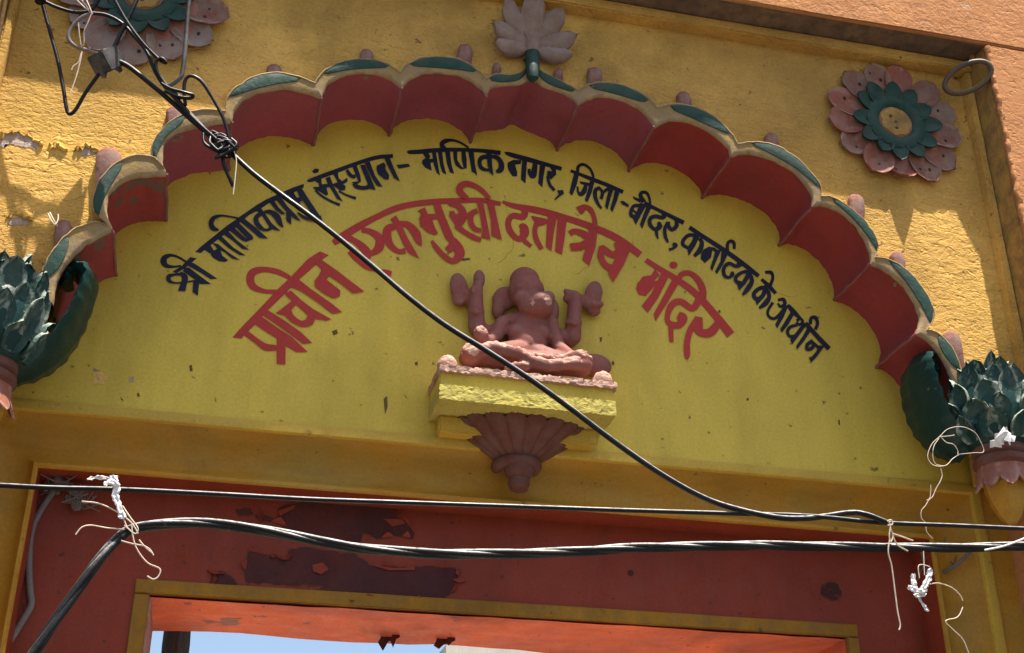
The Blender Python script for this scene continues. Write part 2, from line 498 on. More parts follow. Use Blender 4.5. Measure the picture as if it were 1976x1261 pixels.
def rough_edge(a, b, n, amp, seed):
    rnd = random.Random(seed)
    return [Vector(a).lerp(Vector(b), i / n) + Vector((rnd.uniform(-amp, amp), rnd.uniform(-amp, amp), rnd.uniform(-amp, amp))) for i in range(n + 1)]


def slab(name, x0, x1, y0, y1, z0, z1, mat, par, bev=0.006, seed=1, cuts=14):
    bm = bmesh.new()
    vs = [bm.verts.new(v) for v in MB().box((x0, y0, z0), (x1, y1, z1)).v]
    for f in [(0, 3, 2, 1), (4, 5, 6, 7), (0, 1, 5, 4), (1, 2, 6, 5), (2, 3, 7, 6), (3, 0, 4, 7)]:
        bm.faces.new([vs[i] for i in f])
    bmesh.ops.bevel(bm, geom=bm.edges[:], offset=bev, segments=2, affect='EDGES')
    off = wpos(par) if par else Vector()
    rnd = random.Random(seed)
    if cuts:
        long = [e for e in bm.edges if e.calc_length() > 0.4]
        bmesh.ops.subdivide_edges(bm, edges=long, cuts=cuts, use_grid_fill=True)
        for v in bm.verts:
            v.co += Vector((rnd.uniform(-1, 1), rnd.uniform(-1, 1), rnd.uniform(-1, 1))) * bev * 0.3
    for v in bm.verts:
        v.co -= off
    me = bpy.data.meshes.new(name)
    bm.to_mesh(me)
    bm.free()
    o = bpy.data.objects.new(name, me)
    COL.objects.link(o)
    o.parent = par
    me.materials.append(mat)
    me.shade_smooth()
    me.set_sharp_from_angle(angle=R(50))
    return o


XJ = XR + 0.038                     # right reveal
XK = XL - 0.038
slab('lintel_block', -6, 6, YO - 0.004, 0.6, ZL, 9.0, M['salmon'], fac, 0.007, 3, 30)
slab('wall_pier', XJ, 6, YO, 0.6, 0, ZL - 0.006, M['salmon'], fac, 0.008, 4, 24)
slab('wall_pier', -6, XK, YO, 0.6, 0, ZL - 0.006, M['salmon'], fac, 0.008, 5, 24)
for nm_, xa, zb in (('arris_bead', XJ + 0.004, 3.4), ('arris_bead', XK - 0.004, 3.4)):
    rnd = random.Random(int(xa * 10))
    pp = [Vector((xa + rnd.uniform(-.004, .004), YO + 0.004 + rnd.uniform(-.004, .003), zb + (ZL - 0.02 - zb) * k / 120)) for k in range(121)]
    MB().tube(pp, [0.012 + rnd.uniform(-.003, .004) for k in range(121)], 8).build(nm_, M['salmon'], fac, angle=60)
# reveal skins, painted yellow, just inside the recess
slab('reveal', XJ - 0.004, XJ + 0.05, YO + 0.022, YF + 0.03, 3.3, ZL - 0.003, M['reveal'], fac, 0.003, 6, 10)
slab('reveal', XK - 0.05, XK + 0.004, YO + 0.022, YF + 0.03, 3.3, ZL - 0.003, M['reveal'], fac, 0.003, 7, 10)
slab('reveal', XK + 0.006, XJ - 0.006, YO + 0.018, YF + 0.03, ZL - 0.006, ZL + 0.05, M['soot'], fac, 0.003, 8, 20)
# fillets
slab('fillet', XK + 0.002, XJ - 0.002, YF, YS + 0.02, ZT, ZL - 0.009, M['spandrel'], fac, 0.007, 9, 24)
slab('fillet', XR, XJ - 0.006, YF + 0.012, YS + 0.02, 3.44, ZT - 0.002, M['spandrel'], fac, 0.006, 10, 20)
slab('fillet', XK + 0.006, XL, YF + 0.012, YS + 0.02, 3.44, ZT - 0.002, M['spandrel'], fac, 0.006, 11, 20)

# ------------------------------------------------------------------ arch outlines (front edge of the cusps)
T = [(103, 590), (218, 449), (321, 342), (447, 240), (621, 194), (774, 175), (938, 190), (1114, 208), (1260, 250), (1408, 306), (1565, 402), (1677, 513), (1764, 648), (1850, 790)]
IN = [
    [(103, 590), (112, 545), (132, 510), (165, 478), (198, 458), (218, 449)],
    [(218, 449), (207, 412), (212, 380), (236, 356), (272, 345), (305, 343), (321, 342)],
    [(321, 342), (314, 305), (322, 275), (350, 257), (390, 247), (425, 243), (447, 240)],
    [(447, 240), (456, 212), (482, 190), (520, 178), (556, 176), (594, 184), (621, 194)],
    [(621, 194), (634, 166), (660, 150), (694, 144), (730, 148), (758, 160), (774, 175)],
    [(774, 175), (790, 156), (818, 146), (854, 144), (892, 152), (920, 168), (938, 190)],
    [(938, 190), (946, 174), (972, 168), (1000, 167), (1023, 158), (1050, 171), (1082, 182), (1104, 194), (1114, 208)],
    [(1114, 208), (1132, 196), (1164, 190), (1200, 197), (1232, 214), (1252, 234), (1260, 250)],
    [(1260, 250), (1280, 240), (1312, 236), (1348, 247), (1380, 266), (1402, 288), (1408, 306)],
    [(1408, 306), (1432, 300), (1464, 304), (1506, 320), (1540, 344), (1562, 374), (1565, 402)],
    [(1565, 402), (1584, 400), (1614, 410), (1642, 432), (1664, 462), (1676, 492), (1677, 513)],
    [(1677, 513), (1700, 522), (1728, 542), (1752, 570), (1768, 604), (1770, 630), (1764, 648)],
    [(1764, 648), (1788, 660), (1812, 690), (1832, 728), (1846, 762), (1850, 790)],
]
OUT = [
    [(70, 560), (88, 505), (118, 462), (150, 438), (184, 428), (206, 434)],
    [(206, 434), (178, 402), (186, 358), (218, 318), (262, 299), (296, 302), (316, 322)],
    [(316, 322), (290, 290), (312, 250), (344, 224), (378, 212), (408, 212), (434, 214)],
    [(434, 214), (440, 184), (462, 164), (494, 146), (530, 140), (572, 146), (608, 160)],
    [(608, 160), (620, 142), (650, 122), (689, 114), (726, 116), (754, 126), (772, 139)],
    [(772, 139), (784, 124), (812, 112), (850, 109), (886, 114), (916, 130), (939, 151)],
    [(939, 151), (958, 142), (985, 145), (1008, 138), (1026, 118), (1044, 136), (1074, 152), (1100, 166), (1117, 174)],
    [(1117, 174), (1136, 162), (1168, 159), (1202, 164), (1234, 178), (1256, 192), (1268, 206)],
    [(1268, 206), (1290, 201), (1326, 202), (1360, 214), (1390, 234), (1412, 258), (1424, 277)],
    [(1424, 277), (1454, 274), (1490, 278), (1526, 296), (1558, 324), (1582, 354), (1585, 378)],
    [(1585, 378), (1606, 380), (1636, 398), (1664, 422), (1686, 450), (1695, 474), (1689, 496)],
    [(1689, 496), (1714, 500), (1744, 516), (1774, 546), (1796, 582), (1803, 612), (1790, 637)],
    [(1790, 637), (1810, 642), (1834, 666), (1850, 698), (1862, 738), (1870, 780)],
]
ARCHC = Vector((0.045, 0, 3.3))
NCU = 22
inner, outer = [], []
for a, b in zip(IN, OUT):
    A = [at(*p, YR + 0.02) for p in cr(a, 6)]
    B = [at(*p, YR) for p in cr(b, 6)]
    inner.append([Vector((p.x, 0, p.z)) for p in resample(A, NCU)])
    outer.append([Vector((p.x, 0, p.z)) for p in resample(B, NCU)])

# spandrel sheet: recess rectangle minus the arch
mid = []
for A, B in zip(inner, outer):
    for p, q in list(zip(A, B))[:-1]:
        m_ = p.lerp(q, 0.6)
        mid.append((m_.x, m_.z))
last = inner[-1][-1].lerp(outer[-1][-1], 0.6)
mid.append((last.x, last.z))
zl, zr = mid[0][1], mid[-1][1]
pts = [(XL, 3.45), (-1.975, 3.45), (-1.975, zl - 0.03)] + mid + [(2.035, zr - 0.03), (2.035, 3.45), (XR, 3.45), (XR, ZT), (XL, ZT)]
sp = MB().poly(pts, YS, -0.02)
sp.build('spandrel', M['spandrel'], fac, smooth=False, merge=False)

# bare patches where plaster has fallen off the spandrel
for i, pl in enumerate([[(-4, 264), (20, 256), (44, 258), (62, 266), (80, 278), (62, 286), (38, 282), (12, 280), (-6, 286)],
                        [(98, 282), (112, 276), (126, 286), (118, 298), (102, 296)], [(148, 284), (170, 282), (192, 292), (178, 300), (156, 296)],
                        [(20, 412), (44, 415), (56, 424), (40, 436), (14, 430)]]):
    q = [at(*p, YS - 0.003) for p in pl]
    q = [Vector(p) for p in cr([(p.x, p.z) for p in q + [q[0]]], 5)][:-1]
    q = [(p.x + random.uniform(-.011, .011), p.y + random.uniform(-.009, .009)) for p in q]
    MB().poly(q, YS - 0.0012).build('bare_patch', M['grime'], fac, smooth=False)
    nq = len(q)
    zc = sum(p[1] for p in q) / nq
    loop = [Vector((p[0], YS - 0.002, p[1])) for p in q]
    up_ = [p for p in loop if p.z > zc - 0.004]
    up_.sort(key=lambda p: p.x)
    if len(up_) > 3:
        MB().tube(up_, [0.006 + random.uniform(-.003, .006) for _ in up_], 6).build('plaster_lip', M['spandrel'], fac)

# ------------------------------------------------------------------ cusped arch
arch = empty('cusped_arch', (ARCHC.x, YR, 3.4), 'scalloped temple arch with maroon underside and green leaf painted on each cusp', 'arch')
for ci, (A, B) in enumerate(zip(inner, outer)):
    n = NCU
    rnd = random.Random(ci)
    jit = [rnd.uniform(-0.0025, 0.0025) for _ in range(n)]
    jit[0] = jit[-1] = 0
    rows = []
    # from the wall, over the lip, down the face to the inner chamfer
    prof = [(1.02, YS + 0.015), (1.02, YR + 0.002), (1.0, YR - 0.003), (0.95, YR - 0.004), (0.90, YR + 0.001), (0.86, YR + 0.002), (0.55, YR + 0.002), (0.20, YR + 0.002), (0.06, YR + 0.006), (0.0, YR + 0.018)]
    for u, y in prof:
        rows.append([(A[k].lerp(B[k], u) + Vector((jit[k], y, jit[(k * 7) % n] if 0 < k < n - 1 else 0))) for k in range(n)])
    rim = MB().grid(rows).build('cusp', M['rim'], arch, angle=60)
    sr = []
    for yy in (YR + 0.018, YR + 0.03, YR + 0.07, YR + 0.12, YR + 0.18, YR + 0.24, YR + 0.30, YR + 0.335, 0.02):
        dpt = (yy - YR - 0.018) / (0.02 - YR - 0.018)
        row = []
        for k in range(n):
            bulge = 0.36 * math.sin(math.pi * dpt) ** 0.8 * math.sin(math.pi * k / (n - 1)) ** 0.7
            p = A[k].lerp(B[k], bulge)
            jt = 0.0035 if 0 < k < n - 1 and yy > YR + 0.02 else 0
            row.append(Vector((p.x + rnd.uniform(-jt, jt), yy, p.z + rnd.uniform(-jt, jt))))
        sr.append(row)
    MB().grid(sr).build('soffit', M['soffit2'] if ci in (0, 1) else M['soffit3'] if ci >= 8 else M['soffit'], rim, angle=60)
    if ci < len(inner) - 1:
        tip = A[-1]
        pp = [Vector((tip.x + rnd.uniform(-.004, .004), yy, tip.z + 0.002 + rnd.uniform(-.004, .003))) for yy in (YR + 0.004, YR + 0.03, YR + 0.07, YR + 0.12, YR + 0.17, YR + 0.22, YR + 0.27, YR + 0.32, 0.01)]
        MB().tube(pp, [0.004, 0.0065, 0.006, 0.007, 0.006, 0.0065, 0.006, 0.007, 0.009], 8).build('ridge', M['ridge'], rim, angle=60)
    # green crescent on the upper face
    if ci == 6:
        segs = [(0.04, 0.47), (0.53, 0.96)]
    elif ci in (0,):
        segs = [(0.15, 0.62)]
    elif ci in (1, 2):
        segs = [(0.10, 0.66)]
    elif ci == 12:
        segs = [(0.15, 0.6)]
    elif ci >= 9:
        segs = [(0.14, 0.90)]
    else:
        segs = [(0.16, 0.86)]
    for s0, s1 in segs:
        k = 14
        ro = []
        for lay in range(5):
            row = []
            for i in range(k + 1):
                t = s0 + (s1 - s0) * i / k
                f = t * (n - 1)
                j = min(n - 2, int(f))
                p = A[j].lerp(A[j + 1], f - j)
                q = B[j].lerp(B[j + 1], f - j)
                w = math.sin(math.pi * i / k) ** 0.6
                lo, hi = 0.88 - 0.66 * w, 0.90
                u = [lo, lo, (lo + hi) / 2, hi, hi][lay]
                y = YR + 0.004 - [0.0, 0.007, 0.011, 0.008, 0.0][lay] * (0.4 + 0.6 * w)
                row.append(p.lerp(q, u) + Vector((0, y, 0)))
            ro.append(row)
        MB().grid(ro).build('leaf', M['green'], rim, angle=60)

# bud knobs standing above the cusps
BUDS = [((122, 448), 0.9, 'round pink bud above the lowest visible left cusp, cable tie hooked on it'), ((209, 312), 1.15, 'sunlit pink bud above the second cusp from the left end'),
        ((338, 226), 1.0, 'pink bud partly behind the cable bundle on the left of the arch'), ((529, 140), 0.85, 'faded pink bud above the first cusp right of the cable knot'),
        ((707, 112), 0.9, 'faded mauve bud directly left of the split-top bud'), ((896, 106), 1.0, 'split-top red bud just left of the central leaf finial'),
        ((958, 132), 0.55, 'small faded bud stub under left side of the central leaf finial'), ((1077, 144), 0.6, 'small faded bud stub under right side of the central leaf finial'),
        ((1147, 146), 0.9, 'faded mauve bud first to the right of the central leaf finial'), ((1320, 194), 0.9, 'shaded square-shouldered bud, second right of the central leaf finial'),
        ((1488, 272), 0.85, 'small pink bud below left of the flower medallion, still in shade'), ((1652, 396), 1.05, 'bud lit from above, nearest below the right flower medallion'),
        ((1732, 506), 1.0, 'sunlit pink bud with a pale thread, second from the right capital'), ((1838, 664), 1.15, 'sunlit pink bud directly beside the right leaf capital')]
bprof = [(0.0, -0.11), (0.030, -0.11), (0.036, -0.03), (0.038, 0.0), (0.037, 0.018), (0.034, 0.036), (0.026, 0.050), (0.014, 0.058), (0.0, 0.060)]
budmes = []
for v_ in range(3):
    rnd = random.Random(40 + v_)
    mb = MB().lathe((0, 0, 0), bprof, 14, flute=5, amp=0.05 + 0.03 * v_)
    mb.v = [v + Vector((rnd.uniform(-1, 1), rnd.uniform(-1, 1), rnd.uniform(-1, 1))) * 0.0022 for v in mb.v]
    tmp = mb.build('bud_knob', M['bud'])
    budmes.append(tmp.data)
    bpy.data.objects.remove(tmp)
for i, ((px, py), sc, lab) in enumerate(BUDS):
    p = at(px, py + 3, YS - 0.012)
    o = bpy.data.objects.new('bud_knob', budmes[i % 3])
    COL.objects.link(o)
    o.location = p
    o.scale = (sc * random.uniform(0.9, 1.1), 0.80, sc * random.uniform(0.82, 1.0))
    lean = math.atan2(p.x - ARCHC.x, p.z - 2.0)
    o.rotation_euler = (R(random.uniform(-2, 4)), lean * 0.10 + R(random.uniform(-6, 6)), 0)
    tag(o, lab, 'bud', 'bud knobs above the arch cusps')

# ------------------------------------------------------------------ sign panel with lettering
sign = empty('sign_panel', (0.05, 0, ZB), 'yellow arched sign panel with navy and red painted lettering', 'sign')
MB().box((-2.12, 0.0, ZB - 0.001), (2.16, 0.25, 5.25)).build('panel', M['tymp'], sign, smooth=False)

ZA = (300, 360, 5.732); ZBB = (580, 260, 6.006); ZC = (800, 250, 5.731); ZD = (1080, 300, 5.731)
ZE = (1300, 420, 4.347); ZF = (430, 480, 5.255); ZG = (640, 340, 5.732); ZH = (960, 370, 3.708)


def word(label, z, mat, strokes):
    mb = MB()
    ox, oy, sc = z
    if z == ZE:
        strokes = [[(p[0], p[1], p[2] * 1.1) if len(p) == 3 else p for p in st] for st in strokes]
    rnd = random.Random(len(label) * 13)
    for k, st in enumerate(strokes):
        y = -0.0012 - 0.0009 - 0.00028 * k
        if len(st[0]) == 2:                      # straight-edged stroke outline
            q = [at(ox + a / sc, oy + b / sc, 0) for a, b in st]
            pl = [(p.x, p.z) for p in q]
        else:                                    # brush stroke: x, y, width
            c = cr(st, 5)
            left, right = [], []
            for i, (a, b, w) in enumerate(c):
                a2, b2, _ = c[min(i + 1, len(c) - 1)]
                a1, b1, _ = c[max(i - 1, 0)]
                d = Vector((a2 - a1, b2 - b1))
                d = d.normalized() if d.length > 0 else Vector((1, 0))
                nn = Vector((-d.y, d.x)) * (max(w, 6) * 1.06 + 2) / 2
                left.append((a + nn.x, b + nn.y))
                right.append((a - nn.x, b - nn.y))
            rows = [[], []]
            for i, ((a, b), (c2, d2)) in enumerate(zip(left, right)):
                p, q = at(ox + a / sc, oy + b / sc, 0), at(ox + c2 / sc, oy + d2 / sc, 0)
                rows[0].append(Vector((p.x, y - 2e-5 * i, p.z)))
                rows[1].append(Vector((q.x, y - 2e-5 * i, q.z)))
            mb.grid(rows)
            continue
        mb.poly(pl, y)
    o = mb.build('painted_word', mat, sign, smooth=False, merge=False)
    # all faces towards the street
    bm = bmesh.new(); bm.from_mesh(o.data)
    for f in bm.faces:
        f.normal_update()
        if f.normal.y > 0:
            f.normal_flip()
    bm.to_mesh(o.data); bm.free()
    o['label'] = label
    return o


navy, redl = M['navy'], M['redletter']
word('navy word at the left end of the upper line', ZA, navy, [
    [(335, 835, 20), (250, 785, 22), (170, 765, 30), (105, 790, 55), (90, 835, 65), (120, 880, 45), (200, 892, 22), (285, 882, 18)],
    [(385, 785), (455, 800), (330, 905), (230, 965), (190, 945), (290, 885)],
    [(375, 850), (420, 850), (590, 960), (685, 1025), (610, 1030), (500, 960), (360, 880)],
    [(330, 905), (370, 900), (480, 985), (615, 1085), (500, 1085), (430, 1030), (300, 940)],
    [(270, 960, 30), (320, 1000, 60), (325, 1050, 62)],
    [(300, 975, 35), (215, 980, 22), (150, 1000, 45), (150, 1045, 40), (200, 1070, 18), (290, 1070, 14), (420, 1050, 14)],
    [(290, 1045), (357, 1045), (330, 1165), (250, 1160)],
    [(420, 1040), (490, 1050), (475, 1140), (470, 1215), (410, 1175), (415, 1100)]])
word('long navy word crossed by the diagonal cable', ZA, navy, [
    [(440, 725), (520, 655), (620, 575), (700, 510), (800, 430), (890, 370), (935, 335), (1010, 285), (1110, 215), (1220, 150), (1330, 100), (1420, 60), (1520, 15), (1640, -25), (1640, 15), (1580, 45), (1480, 98), (1390, 135), (1310, 170), (1250, 190), (1180, 240), (1110, 280), (1040, 318), (985, 362), (920, 412), (885, 462), (815, 498), (745, 548), (680, 598), (620, 645), (560, 695), (500, 740)],
    [(545, 705), (605, 650), (632, 690), (655, 730), (600, 745)],
    [(540, 690), (600, 690), (640, 715), (690, 690), (720, 720), (740, 770), (805, 820), (770, 840), (700, 830), (640, 795), (610, 760), (620, 720)],
    [(630, 630), (690, 640), (800, 730), (935, 820), (850, 805), (760, 730), (690, 700)],
    [(680, 575), (730, 555), (860, 680), (1000, 770), (930, 765), (800, 680)],
    [(745, 530), (800, 495), (900, 600), (1040, 710), (960, 695), (860, 610)],
    [(810, 485), (870, 460), (1000, 580), (1075, 590), (1000, 620), (950, 600)],
    [(885, 450), (920, 405), (1080, 560), (1080, 595), (1015, 580), (1000, 570)],
    [(925, 385), (975, 355), (1120, 470), (1245, 585), (1150, 575), (1040, 480)],
    [(700, 490, 18), (640, 470, 50), (615, 420, 50), (640, 360, 45), (720, 330, 22), (820, 340, 16), (920, 360, 16)],
    [(1190, 300, 35), (1120, 340, 45), (1115, 400, 50), (1160, 460, 45), (1220, 490, 25), (1280, 470, 35)],
    [(1110, 270), (1170, 250), (1220, 320), (1290, 420), (1385, 500), (1320, 490), (1270, 470), (1230, 410), (1180, 330)],
    [(1200, 290, 25), (1270, 290, 45), (1340, 340, 65), (1375, 410, 50), (1410, 460, 10)],
    [(1260, 180), (1310, 165), (1360, 240), (1435, 310), (1400, 320), (1330, 270)],
    [(1330, 150), (1390, 130), (1460, 230), (1540, 310), (1610, 395), (1540, 370), (1450, 290), (1380, 210)],
    [(1440, 285), (1500, 330), (1500, 435), (1450, 390)],
    [(1470, 100), (1530, 80), (1600, 200), (1640, 280), (1580, 270), (1520, 200)],
    [(1560, 45), (1620, 35), (1720, 190), (1800, 310), (1845, 370), (1750, 350), (1660, 210), (1590, 120)],
    [(1530, 140), (1600, 130), (1620, 170), (1550, 190)],
    [(1570, 300, 18), (1640, 350, 30), (1740, 380, 30), (1835, 362, 60)]])
word('navy word after the diagonal cable with a dot above its start', ZBB, navy, [
    [(130, 430), (170, 395), (215, 405), (205, 440), (160, 455)],
    [(75, 540, 14), (130, 530, 40), (250, 485, 45), (430, 420, 45), (660, 335, 40), (880, 270, 42), (1070, 252, 40)],
    [(170, 545), (240, 510), (245, 580), (340, 575), (345, 610), (300, 620), (320, 700), (290, 710), (230, 670), (150, 630), (150, 610), (215, 610), (210, 570)],
    [(170, 650, 20), (230, 705, 24), (300, 750, 24), (380, 790, 25), (455, 820, 30)],
    [(290, 510), (340, 490), (380, 600), (440, 700), (490, 785), (420, 750), (360, 650), (310, 570)],
    [(370, 450), (430, 430), (440, 510), (480, 545), (540, 505), (545, 550), (490, 580), (520, 600), (515, 650), (460, 655), (370, 590), (375, 575), (430, 560), (410, 520)],
    [(440, 660, 18), (540, 710, 20), (640, 745, 30)],
    [(535, 415, 30), (570, 470, 40), (620, 500, 30), (622, 470, 18)],
    [(600, 375), (650, 365), (690, 480), (700, 550), (640, 590), (590, 560), (670, 545), (640, 480)],
    [(610, 575, 30), (650, 610, 45), (720, 625, 40), (790, 610, 45), (800, 560, 40)],
    [(690, 360), (740, 355), (800, 480), (870, 650), (800, 635), (770, 560), (720, 440)],
    [(740, 340), (800, 320), (860, 480), (950, 615), (880, 600), (820, 500)],
    [(880, 370), (960, 330), (985, 360), (980, 400), (1025, 480), (1020, 530), (970, 525), (900, 470), (880, 420)],
    [(970, 285), (1030, 275), (1080, 400), (1150, 550), (1080, 510), (1020, 390)]])
word('short navy dash after the dotted word', ZBB, navy, [[(1110, 355), (1250, 340), (1270, 375), (1140, 400)]])
word('navy word at the top of the upper line', ZC, navy, [
    [(-82, 248, 18), (-50, 255, 40), (60, 250, 45), (200, 237, 45), (400, 228, 40), (600, 232, 38), (800, 245, 40), (950, 265, 45)],
    [(90, 270), (150, 265), (175, 300), (160, 330), (250, 325), (250, 355), (175, 375), (190, 460), (120, 430), (80, 380), (85, 345), (120, 320)],
    [(190, 250), (235, 250), (250, 350), (280, 515), (240, 480), (210, 390)],
    [(255, 250), (305, 250), (320, 380), (350, 505), (305, 480), (280, 400)],
    [(335, 245), (390, 245), (405, 380), (435, 495), (390, 480), (355, 380)],
    [(425, 245), (470, 240), (470, 340), (520, 420), (560, 440), (510, 445), (450, 400), (430, 330)],
    [(515, 240), (560, 240), (575, 340), (575, 440), (540, 430), (520, 340)],
    [(590, 238), (650, 238), (665, 380), (690, 510), (630, 470), (615, 380)],
    [(595, 208, 18), (500, 150, 20), (410, 125, 25), (330, 140, 45), (297, 175, 42), (330, 222, 45)],
    [(810, 305, 40), (740, 320, 45), (715, 370, 40), (735, 430, 40), (790, 455, 30), (835, 450, 25)],
    [(790, 250), (850, 250), (855, 400), (870, 520), (825, 480), (805, 400)],
    [(850, 305, 30), (910, 320, 45), (955, 380, 50), (950, 450, 60), (900, 475, 30)]])
word('navy word ending in a comma, right of the top word', ZC, navy, [
    [(995, 258, 14), (1040, 275, 40), (1120, 300, 48), (1250, 335, 50), (1450, 390, 40), (1625, 440, 40)],
    [(1030, 370), (1090, 340), (1180, 345), (1175, 385), (1110, 395), (1135, 480), (1130, 525), (1080, 520), (1035, 450), (1025, 400)],
    [(1190, 318), (1245, 325), (1235, 450), (1225, 600), (1175, 560), (1180, 450)],
    [(1335, 365, 45), (1325, 440, 55), (1308, 515, 65), (1270, 480, 40), (1265, 440, 25)],
    [(1390, 365), (1450, 375), (1425, 520), (1410, 645), (1365, 600), (1375, 480)],
    [(1480, 395), (1560, 440), (1565, 500), (1510, 560), (1460, 510), (1470, 460), (1520, 470)],
    [(1470, 520, 30), (1490, 610, 30), (1545, 680, 30)],
    [(1575, 680), (1640, 675), (1650, 715), (1600, 750), (1550, 790), (1545, 775), (1590, 725)]])
word('navy word followed by a small dash', ZD, navy, [
    [(120, 175, 30), (200, 205, 32), (350, 265, 40), (520, 330, 40), (700, 410, 40)],
    [(160, 195), (215, 195), (190, 320), (150, 420), (135, 450), (105, 420), (130, 310)],
    [(195, 198, 30), (205, 130, 32), (260, 105, 28), (330, 150, 25), (365, 220, 25), (370, 270, 22)],
    [(220, 290), (330, 310), (320, 345), (230, 320)],
    [(290, 325, 30), (268, 400, 50), (230, 435, 42), (202, 410, 22), (195, 350, 18)],
    [(340, 265), (390, 275), (350, 420), (305, 525), (275, 500), (310, 390)],
    [(445, 360, 30), (395, 390, 40), (390, 460, 40), (420, 540, 32), (460, 595, 20)],
    [(435, 362, 26), (470, 420, 30), (455, 490, 36)],
    [(465, 430, 25), (510, 390, 30), (555, 370, 35)],
    [(555, 345), (600, 355), (560, 480), (525, 610), (500, 570), (520, 460)],
    [(610, 375), (665, 395), (630, 510), (580, 635), (555, 600), (590, 480)],
    [(665, 515), (700, 510), (765, 555), (755, 580), (690, 550)]])
word('navy word ending in a comma, right of the small dash', ZD, navy, [
    [(805, 455), (900, 490), (890, 530), (820, 490)],
    [(930, 520, 50), (892, 450, 40), (910, 415, 35), (960, 420, 30), (990, 480, 25), (1000, 560, 22)],
    [(930, 535, 55), (970, 555, 50), (1040, 585, 35), (1200, 665, 40), (1370, 750, 45)],
    [(885, 560, 35), (820, 565, 35), (787, 620, 35), (792, 670, 40), (840, 690, 40)],
    [(800, 600, 18), (850, 650, 22)],
    [(890, 530), (960, 550), (900, 660), (840, 775), (810, 710), (850, 620)],
    [(970, 550), (1020, 565), (960, 690), (910, 820), (885, 770), (920, 670)],
    [(1155, 645, 60), (1140, 695, 40), (1060, 680, 40), (1005, 700, 40), (992, 760, 40), (1040, 820, 35), (1095, 805, 50), (1098, 765, 45), (1080, 750, 20)],
    [(1065, 820, 30), (1070, 880, 30), (1085, 930, 12)],
    [(1285, 720, 30), (1288, 785, 42), (1240, 828, 38), (1202, 790, 36), (1200, 740, 30)],
    [(1195, 745, 35), (1160, 820, 35), (1165, 900, 35), (1195, 970, 20)],
    [(1245, 985, 28), (1280, 1000, 42), (1250, 1035, 25), (1205, 1050, 30)]])
word('long navy word on the right slope of the upper line', ZE, navy, [
    [(130, 85, 30), (250, 165, 30), (420, 275, 32), (580, 390, 32), (712, 495, 28)],
    [(205, 160, 25), (130, 150, 25), (82, 190, 25), (76, 230, 25), (120, 260, 22)],
    [(175, 140), (220, 150), (180, 240), (125, 325), (110, 260), (150, 200)],
    [(215, 175, 25), (235, 220, 28), (215, 280, 35), (170, 328, 20)],
    [(250, 270), (300, 245), (325, 270), (310, 340), (260, 385), (225, 350), (230, 300)],
    [(290, 250), (340, 255), (380, 285), (340, 290)],
    [(350, 270), (395, 280), (350, 380), (320, 455), (305, 425), (330, 350)],
    [(400, 285), (460, 295), (410, 400), (360, 480), (345, 455), (390, 370)],
    [(447, 295, 22), (450, 225, 22), (475, 202, 22), (503, 218, 22), (505, 268, 18)],
    [(555, 392, 45), (520, 413, 25), (460, 390, 25), (418, 430, 25), (422, 488, 25), (460, 508, 20), (490, 480, 28), (480, 460, 14)],
    [(645, 462, 30), (580, 462, 22), (522, 500, 25), (522, 540, 25), (565, 560, 30)],
    [(620, 455), (660, 460), (600, 560), (545, 620), (530, 570), (570, 540)],
    [(640, 485, 25), (653, 540, 28), (620, 600, 35), (575, 655, 16)]])
word('short two-stroke navy word between the long word and the last word', ZE, navy, [
    [(735, 520, 22), (800, 580, 30), (855, 640, 22)],
    [(765, 462, 20), (815, 465, 25), (830, 510, 20), (805, 580, 24)],
    [(785, 588, 30), (720, 597, 28), (672, 640, 28), (682, 680, 30), (725, 690, 30)],
    [(750, 598), (800, 598), (760, 670), (695, 740), (680, 690), (730, 650)],
    [(790, 615, 25), (798, 670, 28), (770, 720, 38), (715, 765, 16)]])
word('last navy word at the lower right of the upper line', ZE, navy, [
    [(872, 695, 18), (918, 690, 25), (930, 728, 25), (895, 750, 20), (872, 722, 12)],
    [(930, 738, 20), (910, 790, 25), (850, 848, 22), (802, 838, 20), (787, 790, 18), (830, 715, 20)],
    [(930, 735), (960, 745), (920, 840), (865, 935), (850, 900), (880, 840)],
    [(955, 735, 20), (1000, 790, 35), (1060, 850, 20)],
    [(985, 785), (1020, 795), (960, 900), (905, 970), (890, 940), (940, 860)],
    [(1030, 870, 20), (1060, 850, 18), (1080, 880, 18), (1050, 902, 18), (1026, 880, 14)],
    [(1035, 905, 18), (978, 920, 22), (952, 960, 22), (970, 1000, 20), (1015, 1000, 25)],
    [(1085, 885), (1120, 895), (1050, 990), (990, 1070), (975, 1030), (1030, 960)],
    [(1120, 925), (1160, 935), (1090, 1040), (1030, 1115), (1025, 1080), (1080, 1000)],
    [(1142, 900, 22), (1150, 848, 22), (1185, 845, 25), (1203, 890, 22), (1185, 945, 20)],
    [(1100, 890, 30), (1200, 1000, 30), (1300, 1105, 32)],
    [(1165, 1038, 28), (1118, 1070, 25), (1118, 1108, 25), (1155, 1100, 25), (1178, 1058, 18)],
    [(1160, 1035), (1220, 1085), (1210, 1110), (1150, 1060)],
    [(1220, 1075), (1260, 1085), (1190, 1180), (1145, 1225), (1140, 1190), (1190, 1130)]])
